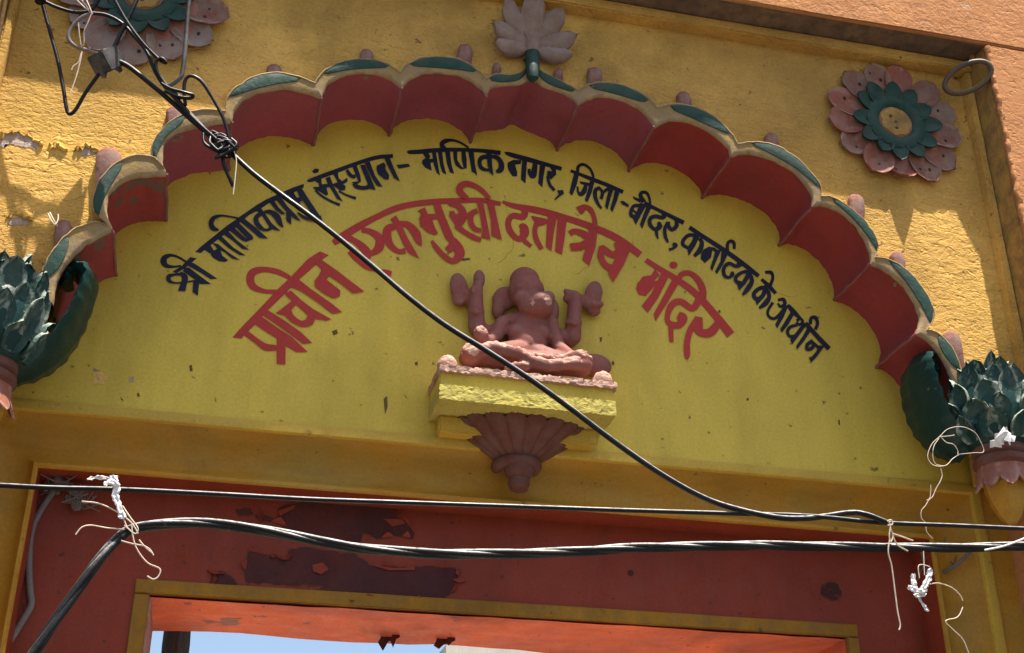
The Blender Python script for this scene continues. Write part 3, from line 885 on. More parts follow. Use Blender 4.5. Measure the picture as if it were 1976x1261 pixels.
word('first red word at the left of the lower line', ZF, redl, [
    [(100, 905), (170, 820), (440, 540), (560, 410), (680, 300), (860, 110), (985, 30), (1075, 70), (1000, 120), (930, 180), (770, 320), (620, 470), (455, 630), (330, 770), (265, 835), (205, 890), (190, 915)],
    [(680, 300, 40), (560, 240, 50), (420, 215, 50), (310, 240, 70), (277, 310, 75), (310, 390, 65), (420, 435, 40), (540, 440, 40)],
    [(235, 860, 55), (330, 930, 50), (430, 1000, 65), (545, 1010, 50)],
    [(325, 770), (390, 690), (560, 810), (700, 900), (860, 1050), (750, 1055), (630, 985), (540, 910), (440, 850)],
    [(545, 920), (635, 975), (635, 1180), (545, 1170)],
    [(400, 660), (460, 630), (620, 730), (790, 850), (905, 960), (810, 970), (680, 870), (540, 770), (420, 690)],
    [(620, 460), (690, 430), (800, 530), (920, 620), (1100, 720), (1050, 735), (960, 720), (860, 680), (740, 570)],
    [(535, 660), (700, 535), (745, 570), (690, 630), (660, 690)],
    [(655, 645, 75), (700, 710, 60), (790, 765, 55), (870, 750, 75), (900, 690, 80)],
    [(680, 390), (770, 320), (900, 420), (1100, 560), (1210, 650), (1110, 665), (960, 550), (800, 440)],
    [(930, 150), (1000, 120), (1160, 230), (1300, 340), (1435, 440), (1320, 460), (1180, 350), (1060, 270)],
    [(1000, 220), (1080, 280), (1050, 320), (1100, 360), (1190, 430), (1185, 490), (1120, 510), (1020, 460), (930, 390), (930, 330), (970, 280)]])
word('second red word, its start crossed by the diagonal cable', ZG, redl, [
    [(20, 745, 60), (100, 685, 80), (300, 560, 75), (500, 455, 60), (700, 365, 65), (900, 315, 60), (1150, 287, 60), (1400, 277, 55), (1650, 272, 50), (1870, 312, 40)],
    [(130, 660, 70), (250, 720, 60), (330, 780, 80), (400, 860, 80), (402, 925, 36)],
    [(330, 600, 50), (430, 620, 60), (525, 690, 88), (525, 790, 95), (460, 850, 60), (400, 860, 50)],
    [(190, 840, 40), (280, 920, 60), (390, 1010, 50), (500, 1050, 30), (590, 1070, 60), (660, 1085, 50)],
    [(710, 555, 60), (625, 590, 85), (612, 660, 88), (650, 770, 70), (740, 840, 50), (815, 830, 60)],
    [(650, 480), (710, 440), (770, 540), (840, 690), (970, 915), (930, 900), (850, 860), (790, 760), (730, 620)],
    [(745, 520, 40), (850, 550, 70), (930, 640, 90), (960, 720, 70), (990, 775, 12)],
    [(950, 390), (1030, 350), (1060, 425), (1150, 425), (1170, 480), (1110, 490), (1140, 570), (1175, 640), (1140, 660), (1060, 630), (980, 560), (965, 480), (990, 420)],
    [(1120, 305), (1200, 310), (1260, 470), (1350, 680), (1400, 750), (1330, 770), (1260, 700), (1200, 560), (1150, 430)],
    [(1330, 720, 90), (1395, 800, 100), (1412, 880, 100), (1340, 945, 60), (1240, 890, 55), (1150, 790, 50), (1105, 720, 24)],
    [(1250, 805), (1310, 740), (1360, 780), (1330, 850), (1290, 850)],
    [(1290, 320, 20), (1400, 340, 60), (1450, 420, 80), (1420, 510, 88), (1390, 540, 60)],
    [(1300, 400), (1350, 390), (1370, 430), (1450, 400), (1490, 440), (1430, 560), (1360, 540), (1300, 450)],
    [(1370, 550, 60), (1460, 620, 50), (1560, 680, 50), (1650, 715, 45)],
    [(1610, 388, 50), (1542, 430, 58), (1537, 520, 55), (1580, 590, 50), (1650, 610, 40)],
    [(1480, 430), (1560, 380), (1550, 420), (1490, 480)],
    [(1600, 285), (1670, 285), (1700, 430), (1755, 715), (1650, 680), (1665, 600), (1640, 450)],
    [(1710, 285), (1790, 290), (1820, 450), (1880, 715), (1765, 665), (1760, 500)],
    [(1745, 258, 40), (1650, 160, 45), (1550, 105, 50), (1470, 95, 60), (1412, 140, 70), (1430, 200, 65), (1500, 255, 40)]])
word('third red word, above the statue', ZH, redl, [
    [(35, 75, 18), (120, 105, 35), (300, 140, 45), (500, 195, 42), (700, 265, 45), (860, 340, 48), (1020, 455, 45)],
    [(197, 115, 50), (185, 182, 42), (110, 175, 38), (76, 220, 38), (92, 290, 40), (150, 343, 35), (192, 305, 56), (182, 262, 62), (158, 265, 36)],
    [(180, 345, 30), (240, 395, 25)],
    [(240, 175), (340, 195), (370, 210), (350, 235), (310, 250), (250, 205)],
    [(290, 220, 45), (267, 270, 30), (275, 340, 35), (315, 415, 30)],
    [(360, 155), (425, 175), (400, 310), (385, 430), (345, 400), (350, 290)],
    [(430, 180), (495, 195), (480, 330), (460, 455), (410, 430), (420, 310)],
    [(515, 305, 40), (550, 287, 35), (610, 305, 45), (655, 340, 50)],
    [(515, 375), (590, 365), (655, 335), (640, 400), (600, 425), (525, 430)],
    [(650, 255), (715, 275), (700, 400), (655, 535), (605, 490), (640, 370)],
    [(560, 115), (610, 95), (640, 110), (610, 165), (590, 165)],
    [(610, 110, 30), (660, 130, 32), (690, 190, 28), (695, 265, 40)],
    [(855, 365, 45), (868, 430, 48), (820, 455, 42), (765, 420, 42), (740, 395, 28)],
    [(747, 395, 36), (735, 460, 40), (770, 530, 40), (830, 550, 50), (885, 495, 50)],
    [(890, 385), (950, 415), (900, 530), (825, 655), (790, 590), (830, 500)]])
word('last red word at the right of the lower line', ZH, redl, [
    [(1060, 492, 32), (1150, 550, 35), (1280, 630, 40), (1420, 735, 45), (1560, 890, 50), (1668, 1028, 60)],
    [(1258 + 30 * math.cos(a * 0.6283), 528 + 26 * math.sin(a * 0.6283)) for a in range(10)],
    [(1000, 660), (1040, 610), (1100, 600), (1125, 555), (1160, 600), (1120, 640), (1180, 640), (1190, 670), (1130, 670), (1060, 750), (1010, 740), (990, 700)],
    [(1170, 585), (1220, 620), (1150, 760), (1075, 870), (1030, 820), (1100, 730)],
    [(1250, 630), (1300, 650), (1220, 790), (1130, 930), (1115, 880), (1170, 780)],
    [(1290, 652, 30), (1310, 600, 35), (1370, 585, 32), (1430, 630, 40), (1465, 700, 45), (1470, 775, 40)],
    [(1445, 765, 50), (1395, 838, 42), (1310, 790, 40), (1250, 810, 45), (1217, 880, 35), (1222, 938, 35), (1290, 960, 45), (1328, 910, 56), (1290, 888, 52)],
    [(1240, 950, 35), (1240, 1020, 30), (1245, 1080, 25)],
    [(1580, 945, 50), (1520, 1010, 58), (1450, 1010, 50), (1432, 960, 66), (1440, 900, 46)],
    [(1435, 905, 40), (1380, 990, 40), (1355, 1080, 38), (1355, 1170, 38), (1355, 1205, 8)]])

# chips and scuffs in the panel paint
for pl, mt in (([(180, 709), (196, 718), (211, 731), (200, 742), (180, 742)], 'grime'), ([(249, 730), (258, 727), (259, 737), (250, 738)], 'grime'),
               ([(365, 707), (370, 704), (372, 716), (367, 718)], 'speck'), ([(1115, 600), (1120, 598), (1121, 606), (1116, 607)], 'speck'), ([(1157, 652), (1162, 651), (1161, 659), (1158, 661)], 'speck'),
               ([(740, 770), (747, 765), (748, 785), (743, 800)], 'speck'), ([(1617, 812), (1620, 810), (1621, 822), (1618, 820)], 'speck'), ([(1560, 690), (1568, 688), (1570, 695), (1562, 696)], 'speck'),
               ([(264, 760), (268, 758), (270, 766), (265, 766)], 'speck'), ([(232, 766), (236, 770), (239, 775), (234, 772)], 'speck'), ([(1440, 770), (1444, 768), (1445, 773), (1441, 774)], 'speck'),
               ([(640, 640), (650, 636), (652, 644), (644, 648)], 'speck'), ([(890, 500), (905, 498), (908, 502), (893, 504)], 'speck'), ([(1385, 600), (1389, 598), (1391, 603), (1387, 605)], 'speck'),
               ([(1180, 700), (1183, 696), (1186, 703), (1182, 706)], 'speck'), ([(800, 700), (806, 698), (806, 706), (801, 705)], 'speck')):
    q = [at(*p, 0) for p in pl]
    MB().poly([(p.x, p.z) for p in q], -0.0015).build('paint_chip', M[mt], sign, smooth=False)

rnd = random.Random(31)
for px, py, ang, n_ in ((960, 508, 0.15, 16), (1110, 530, 0.1, 8), (560, 850, 0.1, 14), (1480, 560, 0.3, 9)):
    pp = []
    for k in range(n_):
        q = at(px, py, 0)
        pp.append(Vector((q.x, -0.0006, q.z)))
        ang += rnd.uniform(-0.55, 0.55)
        px += math.cos(ang) * 9
        py += math.sin(ang) * 9
    MB().tube(pp, [0.0007 * (1 - 0.7 * k / n_) for k in range(n_)], 4).build('hairline_crack', M['speck'], sign)

# ------------------------------------------------------------------ doorway below the sign
door = empty('doorway', (0.035, 0, 0), 'brick red doorway head with ochre moulded surround and peeling paint', 'doorway')
path = [(DX0, 0.0), (DX0, DZ), (DX1, DZ), (DX1, 0.0)]


def surround(prof, name, mat, top_only=False):
    rows = []
    for o_, y in prof:
        pts = [(DX0 - o_, 0.0), (DX0 - o_, DZ + o_), (DX1 + o_, DZ + o_), (DX1 + o_, 0.0)]
        pl = []
        for (a, b), cuts in zip(zip(pts, pts[1:]), (12, 16, 12)):
            for k in range(cuts):
                t = k / cuts
                pl.append(Vector((a[0] + (b[0] - a[0]) * t, y, a[1] + (b[1] - a[1]) * t)))
        pl.append(Vector((pts[-1][0], y, pts[-1][1])))
        if top_only:
            pl = pl[12:29]
        rows.append(pl)
    return MB().grid(rows).build(name, mat, door, angle=35)


surround([(0.0, YD + 0.05), (0.0, 0.050)], 'surround_return', M['doorred'])
surround([(0.0, 0.050), (0.0, 0.045), (0.006, 0.036), (0.016, 0.036), (0.024, 0.046), (0.028, 0.062), (0.05, 0.082), (0.085, 0.090), (0.125, 0.083), (0.16, 0.062), (0.185, 0.036), (0.2, 0.012), (0.2, 0.03)],
         'surround_moulding', M['ochre'])
surround([(0.1995, 0.03), (0.1995, -0.004), (0.203, -0.010), (0.235, -0.012), (0.240, -0.010), (0.2425, -0.003), (0.2425, 0.02)], 'lip_moulding', M['lip'])
# side pilasters outside the surround
MB().box((DX1 + SUR, 0.004, 0), (XJ + 0.05, 0.5, 3.46)).build('pilaster', M['ochre'], door, smooth=False)
MB().box((XK - 0.05, 0.004, 0), (DX0 - SUR, 0.5, 3.46)).build('pilaster', M['ochre'], door, smooth=False)
MB().tube([(DX1 + SUR + 0.004, 0.004, 0), (DX1 + SUR + 0.004, 0.004, 3.46)], 0.008).build('bead', M['ochre'], door)

fi0 = at(290, 1145, YD)
fi1 = at(1500, 1226, YD)
OZ = (fi0.z + fi1.z) / 2
OX0 = fi0.x
OX1 = at(1632, 1238, YD).x
YB = YD + 0.50
MB().box((DX0 - 0.02, YD, 0), (OX0 - 0.001, YB, DZ + 0.05)).build('door_panel', M['doorred'], door, smooth=False)
MB().box((OX1 + 0.001, YD, 0), (DX1 + 0.02, YB, DZ + 0.05)).build('door_panel', M['doorred'], door, smooth=False)
MB().box((OX0 - 0.001, YD, OZ), (OX1 + 0.001, YB, DZ + 0.05)).build('door_panel', M['doorred'], door, smooth=False)
# painted reveal of the opening
rv = []
for k in range(25):
    t = k / 24
    rv.append(t)
rows = []
rnd = random.Random(5)
for yy in (YD + 0.003, YD + 0.12, YD + 0.3, YB - 0.03, YB + 0.002):
    rows.append([Vector((OX0 + (OX1 - OX0) * t, yy, OZ - 0.004 - (0.012 * math.sin(t * 9 + yy * 12) ** 2 if yy > YD + 0.1 else 0) - rnd.uniform(0, 0.005))) for t in rv])
MB().grid(rows).build('opening_soffit', M['orange'], door)
MB().box((OX0 - 0.001, YD + 0.003, 0), (OX0 + 0.006, YB - 0.01, OZ - 0.006)).build('opening_reveal', M['pink'], door, smooth=False)
MB().box((OX1 - 0.006, YD + 0.003, 0), (OX1 + 0.001, YB - 0.01, OZ - 0.006)).build('opening_reveal', M['orange'], door, smooth=False)
# yellow frame strips
fw = 0.055
fo = 0.012
slab('frame_strip', OX0 - fw, OX1 + fw, YD - fo, YD + 0.004, OZ + 0.002, OZ + fw, M['frame'], door, 0.003, 21, 18)
slab('frame_strip', OX0 - fw, OX0 - 0.002, YD - fo, YD + 0.004, 0.1, OZ, M['frame'], door, 0.003, 22, 18)
slab('frame_strip', OX1 + 0.002, OX1 + fw, YD - fo, YD + 0.004, 0.1, OZ, M['frame'], door, 0.003, 23, 18)
# peeled patches and lifted flakes
PEEL = [[(536, 986), (552, 974), (610, 968), (680, 972), (745, 978), (768, 984), (765, 996), (788, 1012), (796, 1038), (760, 1036), (735, 1040), (700, 1030), (690, 1050), (640, 1044), (600, 1036), (560, 1030), (540, 1012), (500, 1004), (498, 994), (534, 1000)],
        [(478, 1064), (530, 1072), (556, 1076), (560, 1062), (600, 1058), (672, 1070), (700, 1080), (716, 1092), (770, 1096), (820, 1094), (878, 1098), (884, 1114), (872, 1140), (845, 1158), (780, 1160), (720, 1156), (640, 1150), (600, 1146), (620, 1130), (560, 1128), (500, 1124), (474, 1118)],
        [(412, 1102), (440, 1108), (454, 1122), (450, 1138), (410, 1132)], [(456, 984), (474, 981), (486, 986), (484, 994), (458, 994)],
        [(1588, 1132), (1606, 1124), (1618, 1134), (1622, 1150), (1608, 1160), (1592, 1152), (1584, 1142)]]
for pl in PEEL:
    q = [at(*p, YD) for p in pl]
    q = cr([(p.x, p.z) for p in q + [q[0]]], 5)[:-1]
    q = [(a + random.uniform(-.005, .005), b + random.uniform(-.005, .005)) for a, b in q]
    cq = Vector((sum(p[0] for p in q) / len(q), sum(p[1] for p in q) / len(q)))
    q2 = [(p[0] + (1 if p[0] > cq.x else -1) * random.uniform(0.0, 0.007), p[1] + (1 if p[1] > cq.y else -1) * random.uniform(-0.001, 0.007)) for p in q]
    MB().poly(q2, YD - 0.0015).build('paint_edge', M['peeledge'], door, smooth=False)
    MB().poly(q, YD - 0.003).build('peeled_patch', M['peeled'], door, smooth=False)
for pl in ([(602, 1092), (622, 1087), (634, 1100), (620, 1110), (604, 1104)], [(872, 1120), (890, 1116), (902, 1123), (884, 1126)], [(740, 1003), (772, 1003), (782, 1012), (756, 1018)], [(536, 988), (570, 976), (568, 982), (540, 998)],
           [(716, 1092), (760, 1098), (800, 1096), (800, 1101), (750, 1102)], [(880, 1097), (888, 1100), (884, 1112), (878, 1108)]):
    q = [at(*p, YD) for p in pl]
    mb = MB().poly([(p.x, p.z) for p in q], YD - 0.010, YD - 0.008)
    mb.build('paint_flake', M['doorred'], door, smooth=False)
rnd = random.Random(77)
for pl in PEEL[:3]:
    for _ in range(11 if len(pl) > 8 else 3):
        i = rnd.randrange(len(pl))
        a_, b_ = pl[i], pl[(i + 1) % len(pl)]
        t = rnd.random()
        p = at(a_[0] + (b_[0] - a_[0]) * t, a_[1] + (b_[1] - a_[1]) * t, YD)
        ex = Vector((b_[0] - a_[0], 0, -(b_[1] - a_[1]))).normalized() * rnd.uniform(0.012, 0.035)
        nz = Vector((-ex.z, 0, ex.x)).normalized() * rnd.uniform(0.008, 0.018) * rnd.choice((-1, 1))
        y0 = Vector((0, -0.004, 0))
        rows = [[p - ex + y0, p + ex * 0.2 + y0, p + ex + y0], [p - ex * 0.7 + nz * 0.6 + Vector((0, -0.009, 0)), p + ex * 0.1 + nz * 0.8 + Vector((0, -0.012, 0)), p + ex * 0.8 + nz * 0.5 + Vector((0, -0.008, 0))],
                [p - ex * 0.3 + nz + Vector((0, -0.016, 0)), p + nz * 1.3 + Vector((0, -0.020, 0)), p + ex * 0.4 + nz * 0.9 + Vector((0, -0.014, 0))]]
        MB().grid(rows).build('paint_flake', M['doorred'], door)
c0 = at(1217, 1106, YD)
MB().lathe((c0.x, YD - 0.004, c0.z), [(0.0, 0.002), (0.011, 0.002), (0.012, 0.0), (0.012, -0.006)], 14, Vector((0, -1, 0))).build('nail_hole', M['peeled'], door)
for px, py in ((748, 1222), (855, 1222)):       # flakes hanging from the head of the opening
    b_ = at(px, py, YB - 0.12)
    b_.z = OZ - 0.012
    fl = MB()
    for dx, w, h in ((0, 0.05, 0.06), (0.03, 0.03, 0.045)):
        fl.poly([(b_.x + dx - w / 2, b_.z + 0.01), (b_.x + dx + w / 2, b_.z + 0.01), (b_.x + dx + w * 0.55, b_.z - h * 0.2), (b_.x + dx + w * 0.1, b_.z - h * 0.35), (b_.x + dx - w * 0.3, b_.z - h * 0.6 - px % 7 * 0.004), (b_.x + dx - w * 0.75, b_.z - h * 0.45), (b_.x + dx - w * 0.55, b_.z - h * 0.15)], b_.y - dx, b_.y - dx + 0.006)
    fl.build('hanging_flake', M['peeled'], door, smooth=False)


# ------------------------------------------------------------------ flower medallions
def frame_at(c, ang, out=0.0, lift=0.0):
    """petal frame on the wall: +Z of the petal points radially (ang from up, clockwise), face to the street, tip lifted by 'lift' rad"""
    z = Vector((math.sin(ang), 0, math.cos(ang)))
    y = Vector((0, 1, 0))
    z2 = (z * math.cos(lift) - y * math.sin(lift)).normalized()
    x = y.cross(z).normalized()
    y2 = z2.cross(x).normalized()
    return Matrix.Translation(Vector(c) + z * out) @ Matrix((x, y2, z2)).transposed().to_4x4()


def rosette(c, label, seed):
    rnd = random.Random(seed)
    K = 1.25
    root = empty('flower_medallion', c, label, 'medallion', 'plaster flower medallions')
    prof = lambda q: [(r * K, h) for r, h in q]
    MB().lathe(c, prof([(0.225, 0.0), (0.215, 0.010), (0.16, 0.022), (0.10, 0.030), (0.0, 0.032)]), 39, Vector((0, -1, 0)), flute=13, amp=0.05).build('backing_disc', M['pink'], root)
    for k in range(13):
        a = 2 * math.pi * (k + 0.5) / 13 + rnd.uniform(-0.05, 0.05)
        down = max(0, -math.cos(a))
        hot = down > 0.9 and seed == 1
        Mx = frame_at(Vector(c) + Vector((0, -0.008 - 0.004 * (k % 2), 0)), a, 0.135 * K, 0.02 + rnd.uniform(-0.02, 0.03))
        p = MB().petal(Mx, 0.14 * K * rnd.uniform(0.92, 1.07), 0.118 * K * rnd.uniform(0.92, 1.06), curl=0.010 + rnd.uniform(0, 0.008) + (0.050 if hot else 0.0), cup=0.016 + rnd.uniform(0, 0.01),
                       point=1.25, thick=0.012, blunt=0.60 if hot else 0.46, nv=11, notch=rnd.uniform(-0.010, 0.012), rag=0.0022, cexp=4.5 if hot else 2.4)
        o = p.build('petal', M['greypink'] if (k in (1, 2)) == (seed == 1) and rnd.random() < 0.75 else rnd.choice((M['pink'], M['pink2'])), root, angle=60)
        for sx, tz in ((-0.020, 0.105), (0.024, 0.085)):
            if rnd.random() < 0.3:
                continue
            dm = MB().sphere(Mx @ Vector((sx + rnd.uniform(-.006, .006), -0.004, tz + rnd.uniform(-.012, .012))), (0.008, 0.006, 0.010), 8, 6).build('dimple', M['hole'], o)
    for k in range(12):
        a = 2 * math.pi * k / 12 + rnd.uniform(-0.07, 0.07)
        Mx = frame_at(Vector(c) + Vector((0, -0.030, 0)), a, 0.085 * K, 0.05)
        MB().petal(Mx, 0.092 * K * rnd.uniform(0.9, 1.1), 0.070 * K, curl=0.016, cup=0.014, point=1.0, thick=0.012, blunt=0.55).build('inner_petal', M['green'], root, angle=60)
    MB().lathe(Vector(c) + Vector((0, -0.02, 0)), prof([(0.125, 0.0), (0.118, 0.018), (0.10, 0.026), (0.082, 0.026), (0.070, 0.016), (0.064, 0.006)]), 28, Vector((0, -1, 0))).build('collar', M['green'], root)
    hb = MB().lathe(Vector(c) + Vector((0, -0.02, 0)), prof([(0.066, 0.004), (0.060, 0.016), (0.045, 0.021), (0.028, 0.012), (0.012, 0.014), (0.0, 0.010)]), 24, Vector((0, -1, 0)), flute=7, amp=0.16).build('flower_heart', M['reveal'], root)
    for k in range(3):
        aa = k * 2.3 + rnd.uniform(-.2, .2)
        rr_ = 0.036 if k else 0.0
        MB().sphere(Vector(c) + Vector((math.cos(aa) * rr_, -0.030 - 0.006 * (k > 0), math.sin(aa) * rr_)), (rnd.uniform(.006, .013), 0.006, rnd.uniform(.005, .011)), 8, 6).build('dimple', M['speck'], hb)
    return root


rc = at(1722, 243, YS)
rosette(rc, 'pink and green plaster flower medallion near the iron ring at upper right', 1)
rosette(Vector((-1.63, YS, at(245, -8, YS).z)), 'cracked pink and green flower medallion behind the cables at upper left', 2)

# ------------------------------------------------------------------ central leaf finial
lf = empty('leaf_finial', at(1026, 120, YS), 'faded mauve plaster leaf fan on a green stem above the arch centre', 'finial')
c0 = at(1026, 92, YS - 0.03)
for k, (a, L_, w_) in enumerate([(-1.85, 0.165, 0.085), (-1.25, 0.195, 0.10), (-0.68, 0.205, 0.105), (0.0, 0.235, 0.11), (0.68, 0.205, 0.105), (1.25, 0.195, 0.10), (1.85, 0.165, 0.085)]):
    Mx = frame_at(c0 + Vector((0, -0.01 if k != 3 else -0.022, 0.03 if abs(a) < 1 else 0)), a, 0.015, 0.12)
    MB().petal(Mx, L_, w_, curl=0.03, cup=-0.012, point=1.3, thick=0.022, belly=0.010, blunt=0.5, rag=0.004, notch=random.uniform(-0.015, 0.02)).build('leaf_lobe', M['greypink'], lf, angle=60)
MB().lathe(at(1026, 100, YS - 0.02), [(0.036, -0.05), (0.038, 0.0), (0.045, 0.05), (0.032, 0.10), (0.0, 0.14)], 14).build('stem_bulb', M['greypink'], lf)
st = [at(1028, 150, YR - 0.012), at(1028, 134, YR - 0.015), at(1027, 112, YS - 0.03)]
MB().tube([at(1026, 160, YR + .004), st[0], st[1], st[2], at(1026, 104, YS - 0.03)], [0.006, 0.026, 0.030, 0.034, 0.036], 10).build('stem', M['green'], lf)


# ------------------------------------------------------------------ leafy capitals at the springing
def capital(cx, cz, side, label, push=0.0, sway=0.0):
    """side = -1: the arch lies to the left of this capital"""
    cy = YS - 0.075
    root = empty('leaf_capital', (cx, cy, cz - 0.45), label, 'capital', 'leaf capitals at the springing of the arch')
    ctr = Vector((cx, cy, cz))
    MB().lathe(ctr, [(0.085, -0.185), (0.115, -0.16), (0.14, -0.11), (0.150, -0.04), (0.145, 0.03), (0.12, 0.10), (0.085, 0.15), (0.0, 0.17)], 26).build('cup', M['darkgreen'], root)
    rnd = random.Random(3 + side)
    for tier, (rad, z0, L_, w_, n_, lift, off) in enumerate(((0.112, -0.160, 0.120, 0.100, 9, 0.26, 0.0), (0.134, -0.10, 0.125, 0.105, 9, 0.10, 0.5), (0.140, -0.03, 0.125, 0.100, 9, -0.08, 0.0), (0.126, 0.04, 0.120, 0.092, 8, -0.16, 0.5), (0.085, 0.085, 0.115, 0.080, 7, -0.10, 0.0), (0.03, 0.10, 0.135, 0.070, 4, 0.05, 0.0))):
        for k in range(n_):
            a = 2 * math.pi * (k + off) / n_ + rnd.uniform(-0.08, 0.08)
            d = Vector((math.sin(a), -math.cos(a), 0))
            if d.y > 0.35:
                continue
            lf_ = lift + rnd.uniform(-0.05, 0.08)
            z = Vector((0, 0, 1)) * math.cos(lf_) + d * math.sin(lf_)
            x = Vector((0, 0, 1)).cross(d).normalized()
            y2 = z.cross(x).normalized()
            if y2.dot(d) > 0:
                y2 = -y2
                x = -x
            Mx = Matrix.Translation(ctr + d * (rad + 0.004) + Vector((0, 0, z0))) @ Matrix((x, y2, z)).transposed().to_4x4()
            MB().petal(Mx, L_ * rnd.uniform(0.82, 1.2), w_ * rnd.uniform(0.82, 1.12), curl=0.022 + rnd.uniform(0, 0.018), cup=rnd.uniform(0.012, 0.026), point=1.0, thick=0.014, blunt=0.62, belly=rnd.uniform(-0.004, 0.008), notch=rnd.uniform(-0.01, 0.015), rag=0.0035).build('leaf', M['capleaf'], root, angle=60)
    MB().lathe(ctr + Vector((0, 0, -0.20)), [(0.08, 0.04), (0.104, 0.025), (0.106, 0.0), (0.095, -0.012), (0.108, -0.022), (0.110, -0.045), (0.098, -0.06)], 24).build('neck_ring', M['maroonclay'], root)
    for k in range(9):
        a = 2 * math.pi * k / 9 + 0.3
        d = Vector((math.sin(a), -math.cos(a), 0))
        if d.y > 0.5:
            continue
        z = -Vector((0, 0, 1)) * 0.98 + d * 0.08
        z.normalize()
        x = Vector((0, 0, 1)).cross(d).normalized()
        y2 = z.cross(x).normalized()
        if y2.dot(d) > 0:
            y2 = -y2
            x = -x
        Mx = Matrix.Translation(ctr + d * 0.096 + Vector((0, 0, -0.235))) @ Matrix((x, y2, z)).transposed().to_4x4()
        MB().petal(Mx, 0.13, 0.085, curl=0.022, cup=-0.010, point=0.9, thick=0.010, blunt=0.6).build('hanging_petal', M['pink'], root, angle=60)
    MB().lathe(ctr + Vector((0, 0, -0.27)), [(0.088, 0.0), (0.092, -0.06), (0.075, -0.13), (0.045, -0.19), (0.020, -0.215), (0.0, -0.22)], 6).build('pendant', M['ochre'], root, smooth=False)
    # big curled leaf that laps on to the underside of the arch
    pxs = [(1872, 880), (1846, 862), (1822, 832), (1806, 792), (1798, 752), (1800, 722), (1816, 708), (1832, 718), (1830, 738)]
    rows = []
    c3 = []
    for i, (a, b) in enumerate(pxs):
        p = at(a, b, -0.23)
        c3.append((-(p.x - CAPX) + push + sway * min(i, 5) / 5, p.z - CAPZ + 0.3 * sway * min(i, 5) / 5, 0))
    cpts = cr(c3, 5)
    n_ = len(cpts)
    for i, (a, b, _) in enumerate(cpts):
        t = i / (n_ - 1)
        w = 0.05 + 0.10 * math.sin(math.pi * min(1, t * 1.12 + 0.08)) ** 0.8
        a2, b2, _ = cpts[min(i + 1, n_ - 1)]
        a1, b1, _ = cpts[max(i - 1, 0)]
        tx, tz = a2 - a1, b2 - b1
        l_ = math.hypot(tx, tz) or 1
        nx, nz = tz / l_, -tx / l_
        rows.append([])
        for u in (-1, -0.8, -0.45, 0, 0.45, 0.8, 1):
            bul = 0.035 * (1 - u * u) * (1 - 0.35 * t) + 0.005 * math.sin(i * 1.9) * abs(u) + 0.006 * math.cos(u * 9)
            rows[-1].append(ctr + Vector((side * (a + nx * bul), 0.145 + u * w - 0.03 * t, b + nz * bul)))
        for u in (0.8, 0.45, 0, -0.45, -0.8):
            rows[-1].append(ctr + Vector((side * (a - nx * 0.02), 0.145 + u * w * 0.95 - 0.03 * t, b - nz * 0.02)))
    mb = MB().grid(rows, True)
    mb.add(rows[0], [tuple(range(len(rows[0])))])
    mb.add(rows[-1], [tuple(range(len(rows[-1])))[::-1]])
    mb.build('scroll_leaf', M['darkgreen'], root, angle=50)
    return root


cr_ = at(1936, 776, YS - 0.16)
CAPX, CAPZ = cr_.x, cr_.z
capital(CAPX, CAPZ, -1, 'dark green leaf capital with pink petals and yellow pendant at the right of the arch', 0.035, 0.05)
capital(-1.925, CAPZ - 0.045, 1, 'dark green leaf capital cut by the left edge of the picture', 0.02, 0.10)

# ------------------------------------------------------------------ bracket shelf and statue
YSH = -0.235
sl_ = at(849, 714, YSH)
sr_ = at(1187, 741, YSH)
ztop = (sl_.z + sr_.z) / 2
bx0, bx1 = sl_.x, sr_.x
shelf = empty('bracket_shelf', ((bx0 + bx1) / 2, 0, ztop - 0.5), 'yellow bracket shelf with chipped front edge and fluted maroon corbel', 'bracket')
slab('shelf_slab', bx0 + 0.004, bx1 - 0.004, YSH + 0.012, 0.004, ztop - 0.125, ztop - 0.002, M['tymp'], shelf, 0.004, 31, 12)


def rubble(name, x0, x1, y0, y1, z0, z1, mat, par, nx, ny, nz, amp, seed):
    """box with a knocked-about surface"""
    rnd = random.Random(seed)
    bm = bmesh.new()
    me = bpy.data.meshes.new(name)
    mb = MB()
    def face(fn, a, b):
        mb.grid([[fn(i / a, j / b) for i in range(a + 1)] for j in range(b + 1)])
    L_ = lambda a, b, t: a + (b - a) * t
    face(lambda u, v: (L_(x0, x1, u), y0, L_(z0, z1, v)), nx, nz)
    face(lambda u, v: (L_(x0, x1, u), L_(y0, y1, v), z1), nx, ny)
    face(lambda u, v: (L_(x0, x1, u), L_(y0, y1, v), z0), nx, ny)
    face(lambda u, v: (x0, L_(y0, y1, u), L_(z0, z1, v)), ny, nz)
    face(lambda u, v: (x1, L_(y0, y1, u), L_(z0, z1, v)), ny, nz)
    bm.free(); bpy.data.meshes.remove(me)
    jit = {}
    out = []
    for v in mb.v:
        k = (round(v.x, 4), round(v.y, 4), round(v.z, 4))
        if k not in jit:
            jit[k] = Vector((rnd.uniform(-1, 1), rnd.uniform(-1, 0.6), rnd.uniform(-1, 1))) * amp
        out.append(v + (jit[k] if v.y < y1 - 1e-4 else Vector()))
    mb.v = out
    return mb.build(name, mat, par, angle=30)


